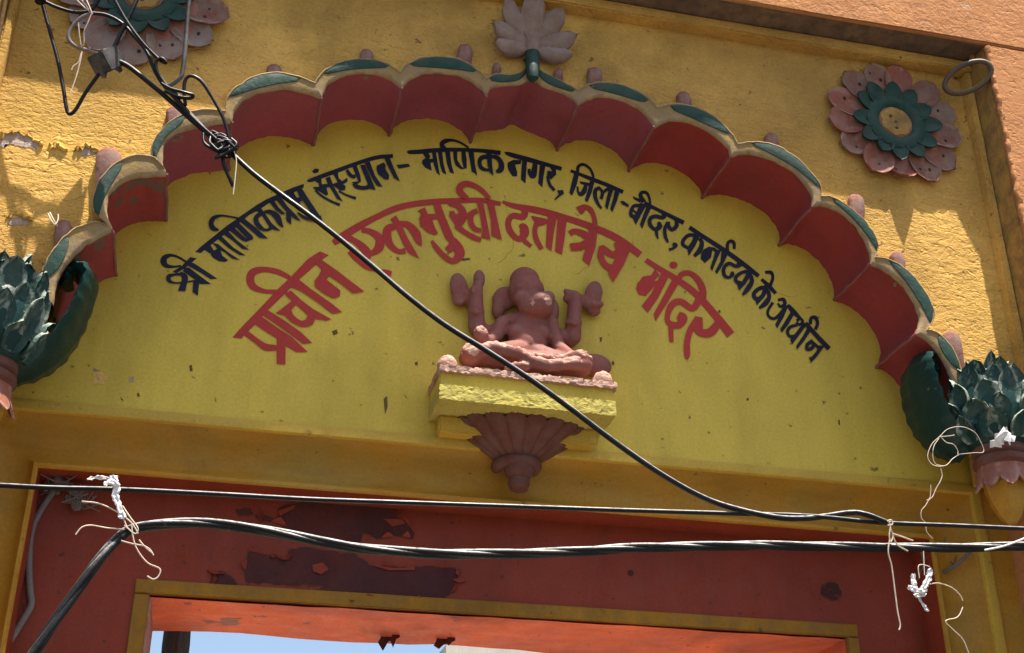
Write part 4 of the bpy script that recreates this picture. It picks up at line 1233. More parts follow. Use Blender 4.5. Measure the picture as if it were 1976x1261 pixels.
rubble('chipped_band', bx0, bx1, YSH, 0.002, ztop - 0.128, ztop - 0.066, M['roughyellow'], shelf, 90, 8, 9, 0.0022, 1)
rubble('top_ledge', bx0 - 0.004, bx1 + 0.006, YSH - 0.008, 0.002, ztop - 0.014, ztop + 0.012, M['broken_lit_clay'], shelf, 70, 10, 3, 0.004, 2)
for nx_ in (bx0 + 0.035, bx1 - 0.04):
    mb = MB().sphere((nx_, YSH + 0.04, ztop + 0.03), (0.040, 0.045, 0.042), 14, 9)
    rnd = random.Random(int(nx_ * 100))
    mb.v = [v + Vector((rnd.uniform(-1, 1), rnd.uniform(-1, 1), rnd.uniform(-1, 1))) * 0.003 for v in mb.v]
    mb.build('corner_nub', M['broken_lit_clay'], shelf)
xm = (bx0 + bx1) / 2
slab('under_block', bx0 + 0.03, bx1 - 0.03, YSH + 0.155, 0.004, ztop - 0.195, ztop - 0.128, M['lip'], shelf, 0.006, 33, 6)
zf = at(1010, 808, -0.15).z
zring = at(1003, 888, -0.07).z
HF = zf - zring
zk = at(1003, 950, -0.03).z
rows = []
NF = 10
for j in range(11):
    t = j / 10
    rad = 0.225 * (1 - t) ** 0.95 + 0.058
    dep = 0.115 * (1 - t) ** 0.8 + 0.062
    z = zf - HF * t
    row = []
    for i in range(NF * 8 + 1):
        a = math.pi * i / (NF * 8)
        fl = 1 + 0.10 * (abs(math.sin(NF * a)) ** 0.6 - 0.4) * (1 - 0.45 * t)
        row.append(Vector((xm + 0.01 - math.cos(a) * rad * fl, 0.01 - math.sin(a) * dep * fl, z + (0.022 * abs(math.sin(NF * a)) if j == 0 else 0))))
    rows.append(row)
MB().grid(rows).build('fluted_corbel', M['maroonclay'], shelf, angle=50)
tor = []
for k in range(20):
    a = math.pi * (k / 19 * 1.2 - 0.1)
    tor.append(Vector((xm + 0.01 - math.cos(a) * 0.078, 0.012 - math.sin(a) * 0.082, zring)))
MB().tube(tor, 0.024, 10).build('collar_ring', M['maroonclay'], shelf)
KH = (zring - zk) / 0.165
MB().lathe((xm + 0.01, -0.03, zring), [(0.055, 0.0), (0.060, -0.035 * KH), (0.052, -0.075 * KH), (0.04, -0.09 * KH), (0.044, -0.12 * KH), (0.034, -0.155 * KH), (0.0, -0.165 * KH)], 16).build('knob', M['maroonclay'], shelf)


def Zs(u, v, y):
    return at(830 + u / 5.2, 500 + v / 5.2, y)


def capsule(mb, pts, rads):
    for (p, r), (q, s) in zip(zip(pts, rads), zip(pts[1:], rads[1:])):
        n = max(3, int((q - p).length / (min(r, s) * 0.35)))
        for i in range(n + 1):
            t = i / n
            mb.sphere(p.lerp(q, t), r + (s - r) * t, 10, 7)


sb = MB()
RY = lambda a: Matrix.Rotation(a, 3, 'Y')
sb.sphere(Zs(985, 740, -0.05), (0.088, 0.062, 0.105))                       # chest
sb.sphere(Zs(975, 860, -0.066), (0.084, 0.062, 0.075))                      # belly
sb.sphere(Zs(880, 740, -0.085), (0.046, 0.036, 0.040))
sb.sphere(Zs(1090, 745, -0.085), (0.046, 0.036, 0.040))
capsule(sb, [Zs(740, 650, -0.04), Zs(960, 615, -0.045), Zs(1210, 655, -0.04)], [0.036, 0.046, 0.036])
sb.sphere(Zs(965, 330, -0.062), (0.078, 0.072, 0.080))                      # head
sb.sphere(Zs(950, 225, -0.050), (0.066, 0.060, 0.062))                      # cap
capsule(sb, [Zs(830, 300, -0.085), Zs(900, 275, -0.112), Zs(990, 270, -0.118), Zs(1080, 300, -0.095)], [0.012, 0.013, 0.013, 0.012])   # band of the cap
sb.sphere(Zs(1060, 480, -0.100), (0.078, 0.062, 0.056))                     # muzzle
sb.sphere(Zs(1110, 420, -0.132), (0.054, 0.036, 0.040))
sb.sphere(Zs(1185, 400, -0.120), (0.030, 0.034, 0.034))
sb.sphere(Zs(930, 400, -0.105), (0.040, 0.032, 0.030))                      # cheeks and brow
sb.sphere(Zs(905, 350, -0.122), (0.017, 0.010, 0.010))
sb.sphere(Zs(1040, 345, -0.130), (0.017, 0.010, 0.010))
sb.sphere(Zs(745, 400, -0.018), (0.050, 0.022, 0.062), M=RY(0.5))           # ears
sb.sphere(Zs(690, 490, -0.018), (0.030, 0.020, 0.052), M=RY(0.2))
sb.sphere(Zs(1225, 520, -0.022), (0.032, 0.022, 0.062))
# raised rear arms and what they hold
capsule(sb, [Zs(730, 700, -0.03), Zs(590, 750, -0.03), Zs(480, 700, -0.035)], [0.034, 0.032, 0.034])
capsule(sb, [Zs(470, 690, -0.04), Zs(460, 540, -0.045), Zs(455, 360, -0.05)], [0.038, 0.035, 0.033])
capsule(sb, [Zs(400, 530, -0.05), Zs(460, 540, -0.088), Zs(530, 530, -0.05)], [0.009, 0.009, 0.009])      # bangle
sb.sphere(Zs(290, 290, -0.03), (0.040, 0.020, 0.072), M=RY(-0.15))
sb.sphere(Zs(300, 410, -0.028), (0.036, 0.022, 0.030))
capsule(sb, [Zs(250, 430, -0.03), Zs(300, 440, -0.04), Zs(350, 400, -0.04)], [0.012, 0.014, 0.014])
capsule(sb, [Zs(310, 350, -0.03), Zs(450, 370, -0.045)], [0.022, 0.030])
sb.sphere(Zs(492, 205, -0.042), (0.026, 0.022, 0.046))
capsule(sb, [Zs(480, 260, -0.045), Zs(460, 350, -0.05)], [0.022, 0.030])
capsule(sb, [Zs(430, 330, -0.075), Zs(440, 280, -0.07)], [0.011, 0.009])
capsule(sb, [Zs(1280, 770, -0.03), Zs(1400, 820, -0.03), Zs(1430, 760, -0.035)], [0.034, 0.033, 0.034])
capsule(sb, [Zs(1430, 780, -0.04), Zs(1440, 640, -0.045), Zs(1455, 400, -0.05)], [0.038, 0.034, 0.031])
capsule(sb, [Zs(1370, 640, -0.05), Zs(1440, 650, -0.088), Zs(1510, 640, -0.05)], [0.009, 0.009, 0.009])
sb.sphere(Zs(1640, 350, -0.03), (0.040, 0.018, 0.066), M=RY(0.25))
capsule(sb, [Zs(1560, 465, -0.04), Zs(1640, 455, -0.055), Zs(1715, 455, -0.04)], [0.016, 0.018, 0.014])
sb.sphere(Zs(1640, 520, -0.03), (0.032, 0.022, 0.026))
capsule(sb, [Zs(1470, 410, -0.05), Zs(1600, 420, -0.035)], [0.026, 0.022])
capsule(sb, [Zs(1450, 380, -0.05), Zs(1400, 360, -0.05), Zs(1360, 320, -0.045)], [0.028, 0.022, 0.012])
sb.sphere(Zs(1380, 400, -0.045), (0.022, 0.02, 0.02))
# lower arms
capsule(sb, [Zs(725, 660, -0.05), Zs(660, 780, -0.065), Zs(570, 830, -0.11), Zs(515, 790, -0.145)], [0.036, 0.031, 0.029, 0.027])
sb.sphere(Zs(508, 750, -0.152), (0.032, 0.020, 0.034))
for k in range(4):
    capsule(sb, [Zs(478 + 20 * k, 720, -0.165), Zs(476 + 21 * k, 685 + 6 * (k == 0) + 4 * (k == 3), -0.166)], [0.0095, 0.0085])
capsule(sb, [Zs(540, 770, -0.16), Zs(566, 750, -0.165)], [0.011, 0.009])
capsule(sb, [Zs(1205, 670, -0.05), Zs(1250, 800, -0.065), Zs(1300, 900, -0.095), Zs(1410, 975, -0.15)], [0.038, 0.033, 0.030, 0.025])
# crossed legs
capsule(sb, [Zs(900, 940, -0.08), Zs(640, 975, -0.135), Zs(440, 965, -0.155)], [0.056, 0.050, 0.046])
sb.sphere(Zs(425, 960, -0.165), (0.050, 0.046, 0.050))
capsule(sb, [Zs(470, 940, -0.185), Zs(640, 890, -0.205), Zs(800, 920, -0.215), Zs(930, 965, -0.215)], [0.034, 0.028, 0.025, 0.024])
sb.sphere(Zs(880, 930, -0.215), (0.034, 0.026, 0.020))
capsule(sb, [Zs(1050, 970, -0.08), Zs(1300, 1050, -0.13), Zs(1520, 1085, -0.15)], [0.054, 0.048, 0.044])
capsule(sb, [Zs(1540, 1060, -0.175), Zs(1380, 1050, -0.205), Zs(1180, 1070, -0.220), Zs(1050, 1030, -0.220), Zs(970, 985, -0.21)], [0.034, 0.027, 0.026, 0.026, 0.024])
capsule(sb, [Zs(960, 1075, -0.215), Zs(850, 1075, -0.22), Zs(780, 1090, -0.22)], [0.022, 0.020, 0.016])
capsule(sb, [Zs(1410, 985, -0.17), Zs(1500, 975, -0.19), Zs(1590, 1000, -0.185)], [0.026, 0.028, 0.020])
for k in range(4):
    capsule(sb, [Zs(1560 + 8 * k, 990 + 16 * k, -0.195), Zs(1604 + 5 * k, 1006 + 18 * k, -0.19)], [0.009, 0.0075])
sb.sphere(Zs(1650, 1070, -0.045), (0.075, 0.045, 0.050))
sb.sphere(Zs(430, 1010, -0.13), (0.06, 0.06, 0.030))
sb.sphere(Zs(1000, 1050, -0.09), (0.22, 0.085, 0.040))
base = Vector((xm, -0.1, ztop + 0.01))
st_o = sb.build('seated_statue', M['clay'], merge=False)
for v in st_o.data.vertices:
    v.co -= base
st_o.location = base
rm = st_o.modifiers.new('r', 'REMESH')
rm.mode = 'VOXEL'
rm.voxel_size = 0.0062
rm.use_smooth_shade = True
smo = st_o.modifiers.new('s', 'SMOOTH')
smo.factor = 0.5
smo.iterations = 3
dg = bpy.context.evaluated_depsgraph_get()
nm = bpy.data.meshes.new_from_object(st_o.evaluated_get(dg))
st_o.modifiers.clear()
st_o.data = nm
nm.shade_smooth()
tag(st_o, 'seated four-armed red clay statue with broken face on the bracket shelf', 'statue')
# broken face and wear, with sunlight painted on chest, hand and leg tops
from mathutils import noise as mnoise
nm.materials.append(M['broken_lit_clay'])
spots_ = [(Zs(1010, 310, -0.15), 0.004), (Zs(1030, 430, -0.17), 0.007), (Zs(1060, 480, -0.175), 0.009), (Zs(1105, 490, -0.18), 0.007), (Zs(1150, 455, -0.18), 0.008), (Zs(1190, 405, -0.165), 0.010), (Zs(1075, 725, -0.15), 0.006),
          (Zs(508, 680, -0.165), 0.014), (Zs(440, 885, -0.20), 0.02)]
vs_ = nm.vertices
for p in nm.polygons:
    c = p.center + base
    if c.y > -0.12:
        continue
    n1 = mnoise.noise(c * 26) + 0.6 * mnoise.noise(c * 70)
    pale = False
    for q, r in spots_:
        if (c - q).length < r * (1 + 0.8 * n1) + 0.012 and c.y < q.y + 0.02:
            pale = True
    if c.z < ztop + 0.20 and c.y < -0.165 and p.normal.z > 0.24 + 0.5 * n1:
        pale = True
    if pale:
        p.material_index = 1
        for vi in p.vertices:
            v = vs_[vi]
            w_ = v.co + base
            v.co += v.normal * (0.0022 * mnoise.noise(w_ * 60) - 0.0006)

# ------------------------------------------------------------------ iron ring
rg = empty('iron_ring', at(1868, 108, YF - 0.02), 'old iron ring hanging from an eye in the upper right corner', 'ring')
e0 = at(1866, 112, YF)
MB().tube([e0 + Vector((0, 0.05, 0.02)), e0 + Vector((0, -0.01, 0.02)), e0 + Vector((0.004, -0.035, 0.0)), e0 + Vector((0.006, -0.03, -0.03)), e0 + Vector((0.004, 0.0, -0.036))], 0.014, 10).build('eye_hook', M['reveal'], rg)
rc0 = at(1868, 150, YF - 0.075)
ringp = []
for k in range(33):
    a = 2 * math.pi * k / 32
    ringp.append(rc0 + Vector((math.cos(a) * 0.092, -math.cos(a) * 0.055 - math.sin(a) * 0.02, math.sin(a) * 0.068 + math.cos(a) * 0.02)))
MB().tube(ringp, 0.0120, 10, False).build('ring', M['iron'], rg)


# ------------------------------------------------------------------ cables
def wire(name, pts, r, mat, label, cat='cable', group=None, n=8, seg=8, parent=None):
    """pts: px, py, Y"""
    P3 = [at(a, b, y) for a, b, y in pts]
    c = [Vector(p) for p in cr([tuple(p) for p in P3], n)]
    o = MB().tube(c, r, seg).build(name, mat, parent, angle=60)
    if label:
        tag(o, label, cat, group)
    return o


def bundle(name, pts, r, hr, pitch, mat, label, strands=3):
    P3 = [at(a, b, y) for a, b, y in pts]
    c = resample([Vector(p) for p in cr([tuple(p) for p in P3], 10)], 260)
    mb = MB()
    nrm = Vector((0, 0, 1))
    fr = []
    d = 0
    for i, p in enumerate(c):
        t = (c[min(i + 1, len(c) - 1)] - c[max(i - 1, 0)]).normalized()
        nrm = (nrm - t * nrm.dot(t)).normalized()
        if i:
            d += (p - c[i - 1]).length
        fr.append((p, nrm.copy(), t.cross(nrm), d))
    for s in range(strands):
        pp = []
        for p, a, b, d in fr:
            ph = 2 * math.pi * (d / pitch + s / strands) + 0.4 * math.sin(d * 3)
            pp.append(p + (a * math.cos(ph) + b * math.sin(ph)) * hr)
        mb.tube(pp, r, 8)
    o = mb.build(name, mat, angle=60)
    tag(o, label, 'cable')
    return o


YC = -0.78
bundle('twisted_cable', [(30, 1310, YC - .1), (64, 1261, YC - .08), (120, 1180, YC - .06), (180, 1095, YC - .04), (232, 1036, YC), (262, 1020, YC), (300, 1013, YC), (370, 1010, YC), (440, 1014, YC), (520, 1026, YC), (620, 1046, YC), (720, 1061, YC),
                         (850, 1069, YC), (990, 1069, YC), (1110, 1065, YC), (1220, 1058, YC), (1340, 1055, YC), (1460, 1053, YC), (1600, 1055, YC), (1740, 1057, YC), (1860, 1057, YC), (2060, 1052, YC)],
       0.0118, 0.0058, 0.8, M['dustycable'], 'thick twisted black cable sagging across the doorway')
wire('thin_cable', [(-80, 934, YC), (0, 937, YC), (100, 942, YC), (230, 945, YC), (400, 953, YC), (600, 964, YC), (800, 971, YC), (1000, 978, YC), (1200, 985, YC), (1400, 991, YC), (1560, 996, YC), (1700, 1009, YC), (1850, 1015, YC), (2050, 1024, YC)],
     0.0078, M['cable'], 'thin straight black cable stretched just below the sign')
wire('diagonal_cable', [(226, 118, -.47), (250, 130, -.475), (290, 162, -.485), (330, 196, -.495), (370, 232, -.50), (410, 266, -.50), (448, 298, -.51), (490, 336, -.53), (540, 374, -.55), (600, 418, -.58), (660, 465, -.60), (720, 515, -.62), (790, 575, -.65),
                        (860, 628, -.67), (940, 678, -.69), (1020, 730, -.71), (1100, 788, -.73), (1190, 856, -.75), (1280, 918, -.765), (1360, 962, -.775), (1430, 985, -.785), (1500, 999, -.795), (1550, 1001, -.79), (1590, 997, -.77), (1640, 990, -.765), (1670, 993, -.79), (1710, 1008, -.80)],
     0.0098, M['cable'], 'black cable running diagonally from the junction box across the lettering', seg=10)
CG = 'tangled cables at the upper left'
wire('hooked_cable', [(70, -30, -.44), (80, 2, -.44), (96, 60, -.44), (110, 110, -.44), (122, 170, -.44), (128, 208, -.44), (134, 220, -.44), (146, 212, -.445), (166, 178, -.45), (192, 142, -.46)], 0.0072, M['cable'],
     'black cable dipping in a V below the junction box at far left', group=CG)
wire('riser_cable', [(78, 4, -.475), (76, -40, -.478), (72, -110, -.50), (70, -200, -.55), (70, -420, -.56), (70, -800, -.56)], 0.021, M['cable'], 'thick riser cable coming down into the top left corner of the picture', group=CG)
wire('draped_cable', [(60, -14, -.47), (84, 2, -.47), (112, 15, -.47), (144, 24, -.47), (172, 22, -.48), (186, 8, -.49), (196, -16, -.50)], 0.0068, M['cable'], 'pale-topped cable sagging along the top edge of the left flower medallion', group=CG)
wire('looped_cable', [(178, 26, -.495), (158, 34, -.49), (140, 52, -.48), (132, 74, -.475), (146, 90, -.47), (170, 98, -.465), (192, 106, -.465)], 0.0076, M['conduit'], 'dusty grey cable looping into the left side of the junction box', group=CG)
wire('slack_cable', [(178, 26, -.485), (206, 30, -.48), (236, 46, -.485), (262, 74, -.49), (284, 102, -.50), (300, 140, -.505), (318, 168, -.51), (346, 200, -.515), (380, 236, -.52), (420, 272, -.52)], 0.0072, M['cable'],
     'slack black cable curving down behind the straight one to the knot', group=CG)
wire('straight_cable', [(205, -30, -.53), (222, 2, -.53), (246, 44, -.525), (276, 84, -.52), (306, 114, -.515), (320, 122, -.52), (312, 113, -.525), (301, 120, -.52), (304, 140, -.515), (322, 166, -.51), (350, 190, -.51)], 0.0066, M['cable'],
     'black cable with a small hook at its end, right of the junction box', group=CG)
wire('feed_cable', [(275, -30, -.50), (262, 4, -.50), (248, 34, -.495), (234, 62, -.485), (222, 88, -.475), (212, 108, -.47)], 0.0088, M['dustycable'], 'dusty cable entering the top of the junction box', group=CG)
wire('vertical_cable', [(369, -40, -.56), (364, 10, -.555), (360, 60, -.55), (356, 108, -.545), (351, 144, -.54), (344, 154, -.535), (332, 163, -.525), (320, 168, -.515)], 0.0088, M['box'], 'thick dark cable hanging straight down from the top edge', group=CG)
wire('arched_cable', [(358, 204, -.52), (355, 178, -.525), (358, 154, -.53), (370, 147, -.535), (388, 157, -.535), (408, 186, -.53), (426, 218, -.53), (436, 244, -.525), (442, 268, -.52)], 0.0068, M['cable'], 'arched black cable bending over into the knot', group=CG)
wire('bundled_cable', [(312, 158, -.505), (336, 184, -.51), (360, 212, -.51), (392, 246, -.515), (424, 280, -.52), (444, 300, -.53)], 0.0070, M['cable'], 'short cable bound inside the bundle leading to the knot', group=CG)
kn = empty('cable_knot', at(428, 282, -.52), 'tight knot of wrapped cable turns above the first letters', 'knot')
rnd = random.Random(4)
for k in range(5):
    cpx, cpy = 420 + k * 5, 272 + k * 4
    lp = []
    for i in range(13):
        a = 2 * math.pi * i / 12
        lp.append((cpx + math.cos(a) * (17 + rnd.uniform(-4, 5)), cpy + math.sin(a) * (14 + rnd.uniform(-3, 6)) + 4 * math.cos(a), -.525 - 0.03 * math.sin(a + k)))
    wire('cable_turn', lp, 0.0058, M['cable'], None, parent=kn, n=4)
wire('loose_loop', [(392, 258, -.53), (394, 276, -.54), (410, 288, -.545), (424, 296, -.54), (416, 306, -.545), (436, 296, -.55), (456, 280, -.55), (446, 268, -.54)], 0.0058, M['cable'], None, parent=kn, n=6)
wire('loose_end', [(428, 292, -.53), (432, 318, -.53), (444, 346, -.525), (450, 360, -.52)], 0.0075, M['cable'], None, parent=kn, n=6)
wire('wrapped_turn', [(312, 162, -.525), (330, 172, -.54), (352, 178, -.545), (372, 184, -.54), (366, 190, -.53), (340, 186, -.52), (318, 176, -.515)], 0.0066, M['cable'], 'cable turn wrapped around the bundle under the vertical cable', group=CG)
wire('thin_wire', [(452, 292, -.54), (456, 310, -.54), (454, 340, -.54), (450, 376, -.54)], 0.0022, M['thread'], 'short pale thread hanging from the cable knot', 'thread')
tb = empty('tie_threads', at(175, 20, -.49), 'pale tie threads knotted where two cables cross at top left', 'thread')
for pl in ([(140, -8, -.49), (158, 10, -.495), (172, 22, -.50)], [(150, -8, -.49), (164, 8, -.495), (172, 22, -.50)], [(164, -6, -.50), (172, 12, -.505), (178, 28, -.505)], [(176, 28, -.505), (168, 48, -.50), (162, 62, -.495), (162, 84, -.48), (156, 92, -.475)],
           [(151, 44, -.49), (153, 66, -.485), (156, 88, -.475)], [(158, 100, -.475), (154, 122, -.475), (146, 152, -.475), (136, 180, -.475)], [(156, 104, -.475), (152, 120, -.475), (142, 128, -.475), (138, 136, -.475)]):
    wire('thread', pl, 0.0024, M['thread'], None, parent=tb, n=5, seg=6)

# junction box
jb = empty('junction_box', at(205, 122, -.47), 'small black plastic junction box hanging among the cables', 'junction box')
jc = at(206, 118, -.47)
Mj = Matrix.Rotation(R(30), 3, 'Y') @ Matrix.Rotation(R(-28), 3, 'X') @ Matrix.Rotation(R(38), 3, 'Z')
bm = bmesh.new()
bmesh.ops.create_cube(bm, size=1)
bmesh.ops.bevel(bm, geom=bm.edges[:], offset=0.05, segments=2, affect='EDGES')
for v in bm.verts:
    v.co = Mj @ Vector((v.co.x * 0.080, v.co.y * 0.080, v.co.z * 0.105)) + jc - wpos(jb)
me = bpy.data.meshes.new('box_body'); bm.to_mesh(me); bm.free()
o = bpy.data.objects.new('box_body', me); COL.objects.link(o); o.parent = jb; me.materials.append(M['box'])
me.shade_smooth(); me.set_sharp_from_angle(angle=R(50))
for dv in ((0.5, -0.1, 0.3), (0.45, 0.1, -0.4), (-0.42, 0.0, 0.0)):
    p = jc + Mj @ Vector((dv[0] * 0.072, dv[1] * 0.058, dv[2] * 0.095))
    q = jc + Mj @ Vector((dv[0] * 0.110, dv[1] * 0.075, dv[2] * 0.13))
    MB().tube([p, q], [0.013, 0.010], 10).build('cable_gland', M['box'], jb)

wire('white_tie', [(1900, 1062, YC - .03), (1930, 1056, YC - .035), (1955, 1048, YC - .03), (1985, 1036, YC - .02)], 0.0034, M['plastic'], 'white wire twisted round the thick cable at the right edge', 'wire')
# grey flat cable on the door panel at the left
wire('grey_wall_cable', [(128, 930, YD - .012), (104, 948, YD - .012), (76, 990, YD - .012), (60, 1030, YD - .012), (56, 1090, YD - .012), (58, 1140, YD - .012), (60, 1168, YD - .012), (40, 1204, YD - .012), (18, 1240, YD - .012), (-10, 1290, YD - .012)],
     0.0125, M['conduit'], 'grey wall cable stapled down the left of the red door panel')

# ------------------------------------------------------------------ strings, scraps and webs
def tuft(name, c, label, cat, strands, mat, r=0.0024, seed=1):
    root = empty(name, c, label, cat)
    for pl in strands:
        wire('strand', pl, r, mat, None, parent=root, n=6, seg=6)
    return root


YK = YC - 0.03
tf = tuft('string_tuft', at(246, 1020, YK), 'white string and plastic knotted on the thick cable at left', 'string', [
    [(208, 926, YK), (224, 950, YK), (232, 980, YK), (240, 1006, YK), (246, 1020, YK)], [(158, 968, YK), (190, 972, YK), (222, 986, YK), (250, 1006, YK), (262, 1022, YK), (266, 1030, YK)],
    [(146, 1032, YK), (158, 1018, YK), (176, 1014, YK), (206, 1019, YK), (240, 1022, YK)], [(254, 1012, YK), (256, 1034, YK), (264, 1060, YK), (284, 1086, YK), (308, 1098, YK), (306, 1112, YK), (296, 1118, YK), (284, 1112, YK)],
    [(234, 1044, YK), (256, 1050, YK), (278, 1054, YK), (290, 1062, YK), (296, 1072, YK)], [(268, 1042, YK), (280, 1056, YK), (294, 1068, YK)], [(236, 976, YK), (252, 1000, YK), (266, 1020, YK), (260, 1030, YK), (240, 1014, YK)]], M['thread'], 0.0022)
sc_ = MB()
rnd = random.Random(8)


def scrap(mb, pl, y, w):
    """creased strip of thin plastic"""
    c = [Vector(p) for p in cr([tuple(at(a, b, y)) for a, b in pl], 4)]
    rows = [[] for _ in range(5)]
    for i, p in enumerate(c):
        t = (c[min(i + 1, len(c) - 1)] - c[max(i - 1, 0)]).normalized()
        n_ = Vector((-t.z, 0, t.x)) * w * rnd.uniform(0.65, 1.15) * (0.55 if i in (0, len(c) - 1) else 1)
        for k, u in enumerate((-1, -0.5, 0, 0.5, 1)):
            rows[k].append(p + n_ * u + Vector((rnd.uniform(-.0015, .0015), rnd.uniform(-.004, .003) - 0.003 * (k % 2), rnd.uniform(-.0015, .0015))))
    mb.grid(rows)
    back = [[v + Vector((0, 0.0012, 0)) for v in r] for r in rows]
    mb.grid([r[::-1] for r in back])


scrap(sc_, [(168, 926), (184, 922), (200, 922), (214, 926), (228, 920)], YK, 0.006)
scrap(sc_, [(214, 918), (222, 930), (226, 944), (222, 956), (228, 972), (234, 990), (238, 1002)], YK - .006, 0.010)
scrap(sc_, [(200, 936), (214, 930), (230, 938)], YK - .01, 0.009)
sc_.build('plastic_strip', M['plastic'], tf, angle=20)

ps = empty('plastic_scrap', at(1776, 1130, YK), 'torn white plastic scrap dangling under the thick cable at right', 'scrap')
mb = MB()
scrap(mb, [(1762, 1108), (1764, 1126), (1768, 1144), (1774, 1152)], YK, 0.013)
scrap(mb, [(1796, 1098), (1792, 1116), (1784, 1132), (1776, 1146)], YK - .01, 0.011)
scrap(mb, [(1770, 1146), (1776, 1160), (1784, 1172), (1792, 1180)], YK, 0.006)
scrap(mb, [(1752, 1132), (1764, 1138), (1776, 1142), (1788, 1136)], YK - .016, 0.010)
scrap(mb, [(1764, 1150), (1778, 1148), (1786, 1144)], YK - .006, 0.010)
mb.build('torn_sheet', M['plastic'], ps, angle=20)
for pl in ([(1782, 1064, YK), (1783, 1090, YK), (1784, 1110, YK)], [(1774, 1116, YK), (1772, 1094, YK), (1780, 1090, YK), (1794, 1094, YK)], [(1792, 1128, YK), (1812, 1126, YK), (1836, 1134, YK), (1852, 1148, YK), (1858, 1160, YK)],
           [(1858, 1172, YK), (1852, 1186, YK), (1844, 1193, YK), (1830, 1196, YK), (1825, 1201, YK), (1840, 1216, YK), (1858, 1234, YK), (1870, 1262, YK)]):
    wire('strand', pl, 0.0019, M['thread'], None, parent=ps, n=6, seg=6)
tuft('knotted_thread', at(1716, 1010, YK), 'thin thread tied to the straight cable and hanging in front of the red panel', 'thread', [
    [(1714, 1006, YK), (1718, 1016, YK), (1716, 1034, YK), (1719, 1046, YK), (1723, 1034, YK), (1718, 1020, YK)], [(1717, 1040, YK), (1714, 1066, YK), (1720, 1090, YK), (1724, 1118, YK), (1728, 1150, YK), (1732, 1180, YK), (1737, 1206, YK), (1735, 1216, YK)],
    [(1722, 1030, YK), (1740, 1036, YK), (1762, 1044, YK)], [(1722, 1034, YK), (1732, 1052, YK), (1752, 1064, YK)], [(1712, 1006, YK), (1720, 1004, YK), (1722, 1012, YK), (1713, 1014, YK)]], M['thread'], 0.0026)
YW = -0.52
tuft('wire_coil', at(1810, 890, YW), 'loose coil of thin wire snagged on the right leaf capital', 'wire', [
    [(1814, 842, YW), (1830, 828, YW), (1856, 824, YW), (1880, 834, YW), (1892, 852, YW), (1898, 872, YW), (1880, 874, YW), (1850, 877, YW)], [(1814, 842, YW), (1826, 854, YW), (1840, 858, YW), (1848, 870, YW), (1848, 877, YW)],
    [(1814, 842, YW), (1798, 858, YW), (1790, 880, YW), (1796, 894, YW), (1808, 900, YW), (1826, 898, YW), (1838, 886, YW), (1850, 878, YW)], [(1812, 846, YW + .01), (1802, 862, YW + .01), (1800, 882, YW + .01), (1806, 896, YW + .01), (1822, 900, YW + .01)],
    [(1815, 904, YW), (1818, 918, YW), (1814, 930, YW), (1806, 944, YW), (1800, 958, YW), (1792, 966, YW), (1786, 976, YW), (1778, 986, YW), (1778, 1000, YW), (1786, 1010, YW), (1788, 1026, YW), (1800, 1040, YW)],
    [(1796, 936, YW), (1796, 950, YW), (1794, 962, YW), (1788, 966, YW)], [(1814, 843, YW), (1830, 842, YW), (1842, 840, YW)]], M['thread'], 0.0016)
mb = MB()
fp = at(1938, 852, -.56)
rnd = random.Random(21)
for k in range(7):
    p = fp + Vector((rnd.uniform(-.03, .03), rnd.uniform(-.02, .02), rnd.uniform(-.025, .025)))
    d = Vector((rnd.uniform(-1, 1), rnd.uniform(-.6, .6), rnd.uniform(-1, 1))).normalized() * 0.03
    e = d.cross(Vector((0.3, 1, 0.2))).normalized() * 0.016
    mb.add([p - d - e, p + d - e * 0.6, p + d * 0.8 + e, p - d * 0.9 + e * 0.8, p + Vector((0, -.012, .006))], [(0, 1, 4), (1, 2, 4), (2, 3, 4), (3, 0, 4)])
o = mb.build('foil_scrap', M['plastic'], smooth=False, merge=False)
tag(o, 'small crumpled pale scrap lodged at the neck of the right capital', 'scrap')
tuft('cable_tie', at(118, 420, YS - .08), 'white cable tie looped over the bud beside the left capital', 'wire', [
    [(92, 412, YS - .09), (98, 424, YS - .1), (106, 434, YS - .11), (112, 424, YS - .1), (112, 414, YS - .09)], [(96, 410, YS - .09), (104, 426, YS - .1), (110, 436, YS - .1)]], M['thread'], 0.0026)


def web(name, c, spread, n, seed, label):
    rnd = random.Random(seed)
    root = empty(name, c, label, 'cobweb')
    mb = MB()
    for k in range(n):
        a = c + Vector((rnd.gauss(0, 1) * spread[0], rnd.gauss(0, 1) * spread[1], rnd.gauss(0, 1) * spread[2]))
        b = c + Vector((rnd.gauss(0, 1) * spread[0], rnd.gauss(0, 1) * spread[1], rnd.gauss(0, 1) * spread[2]))
        m_ = (a + b) / 2 + Vector((0, 0, -rnd.uniform(0, spread[2])))
        mb.tube([Vector(p) for p in cr([tuple(a), tuple(m_), tuple(b)], 4)], rnd.uniform(0.0012, 0.003), 5)
    o = mb.build('dusty_strands', M['web'], root)
    o['kind'] = 'stuff'
    mb = MB()
    for k in range(max(4, n // 8)):
        p = c + Vector((rnd.gauss(0, .6) * spread[0], rnd.gauss(0, .6) * spread[1], rnd.gauss(0, .6) * spread[2]))
        mb.sphere(p, (rnd.uniform(.012, .03), .01, rnd.uniform(.008, .02)), 7, 5, Matrix.Rotation(rnd.uniform(0, 3), 3, 'Y'))
    mb.v = [v + Vector((rnd.uniform(-1, 1), rnd.uniform(-1, 1), rnd.uniform(-1, 1))) * 0.003 for v in mb.v]
    mb.build('dust_clump', M['web'], root, angle=20)
    return root


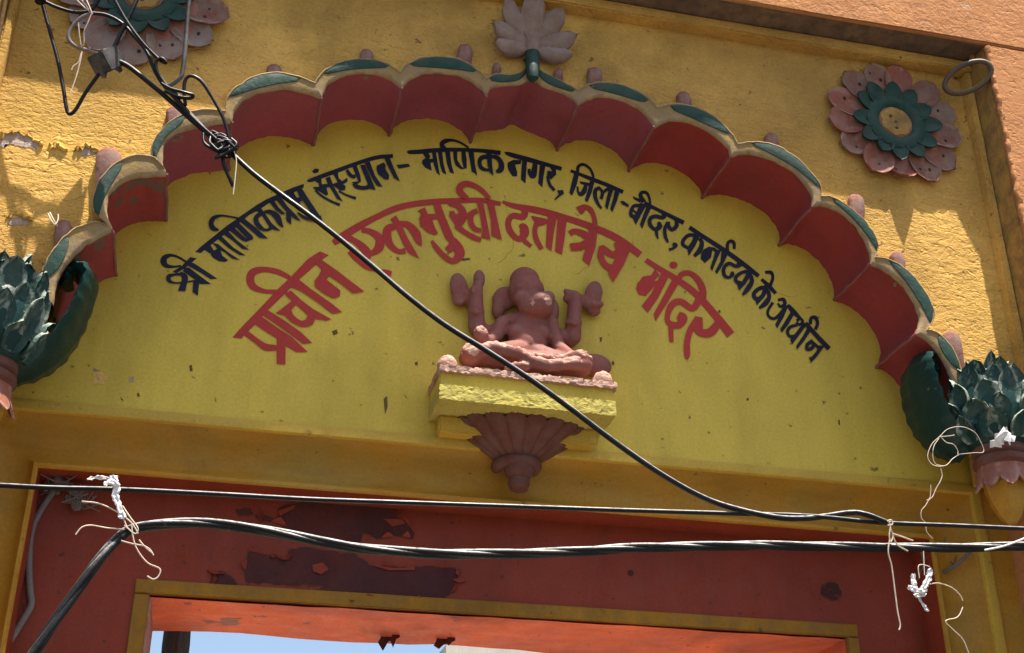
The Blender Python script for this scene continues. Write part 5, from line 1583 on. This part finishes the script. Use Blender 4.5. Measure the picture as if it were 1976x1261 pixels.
web('cobweb', at(112, 930, YD - 0.05), (0.05, 0.03, 0.022), 26, 3, 'grey dusty cobweb in the upper left corner of the red panel')
web('cobweb', at(150, 962, YD - 0.05), (0.045, 0.03, 0.022), 22, 4, 'dark cobweb strands where the grey wall cable starts')
web('cobweb', at(1806, 1085, YD - 0.08), (0.045, 0.03, 0.04), 30, 5, 'grey dusty cobweb behind the white plastic scrap at right')
wire('web_rope', [(1812, 1108, .1), (1830, 1100, .07), (1852, 1085, .03), (1872, 1066, .02)], 0.008, M['web'], 'dust rope from the right cobweb to the ochre moulding', 'cobweb')

# ------------------------------------------------------------------ beyond the doorway
p0, p1 = at(314, 1230, YB + 0.12), at(366, 1230, YB + 0.12)
mb = MB()
rnd = random.Random(9)
rows = []
for j in range(40):
    z = 3.2 * j / 39
    row = []
    for k in range(14):
        a = 2 * math.pi * k / 14
        r_ = (p1.x - p0.x) / 2 * (1 + 0.10 * math.sin(3 * a + j * 0.2) + rnd.uniform(-.06, .06))
        row.append(Vector(((p0.x + p1.x) / 2 + r_ * math.cos(a), YB + 0.14 + r_ * math.sin(a), z)))
    rows.append(row)
post = mb.grid(rows, True).build('timber_post', M['wood'], angle=30)
tag(post, 'rough dark timber post just inside the doorway at left', 'post')

YH = 9.0
h0, h1 = at(872, 1258, YH), at(1160, 1258, YH)
hz = at(1000, 1256, YH).z
hs = empty('courtyard_house', ((h0.x + h1.x) / 2, YH, 0), 'pale house top glimpsed through the doorway', 'house')
MB().box((h0.x, YH, 0), (h1.x, YH + 4, hz)).build('wall', M['house'], hs, smooth=False)
q0, q1 = at(898, 1248, YH), at(1044, 1248, YH)
MB().box((q0.x, YH + 0.3, hz), (q1.x, YH + 3, q0.z)).build('roof_block', M['house'], hs, smooth=False)
MB().box((h0.x - 0.08, YH - 0.08, hz - 0.12), (h1.x + 0.08, YH + 4.08, hz + 0.004)).build('cornice', M['house'], hs, smooth=False)
for k in range(2):
    xw = h0.x + (h1.x - h0.x) * (0.3 + 0.4 * k)
    w_ = MB().box((xw - 0.3, YH - 0.02, 2.2), (xw + 0.3, YH + 0.05, 3.1)).build('window', M['wood'], hs, smooth=False)
    MB().box((xw - 0.24, YH - 0.03, 2.26), (xw + 0.24, YH, 3.04)).build('pane', M['glass'], w_, smooth=False)
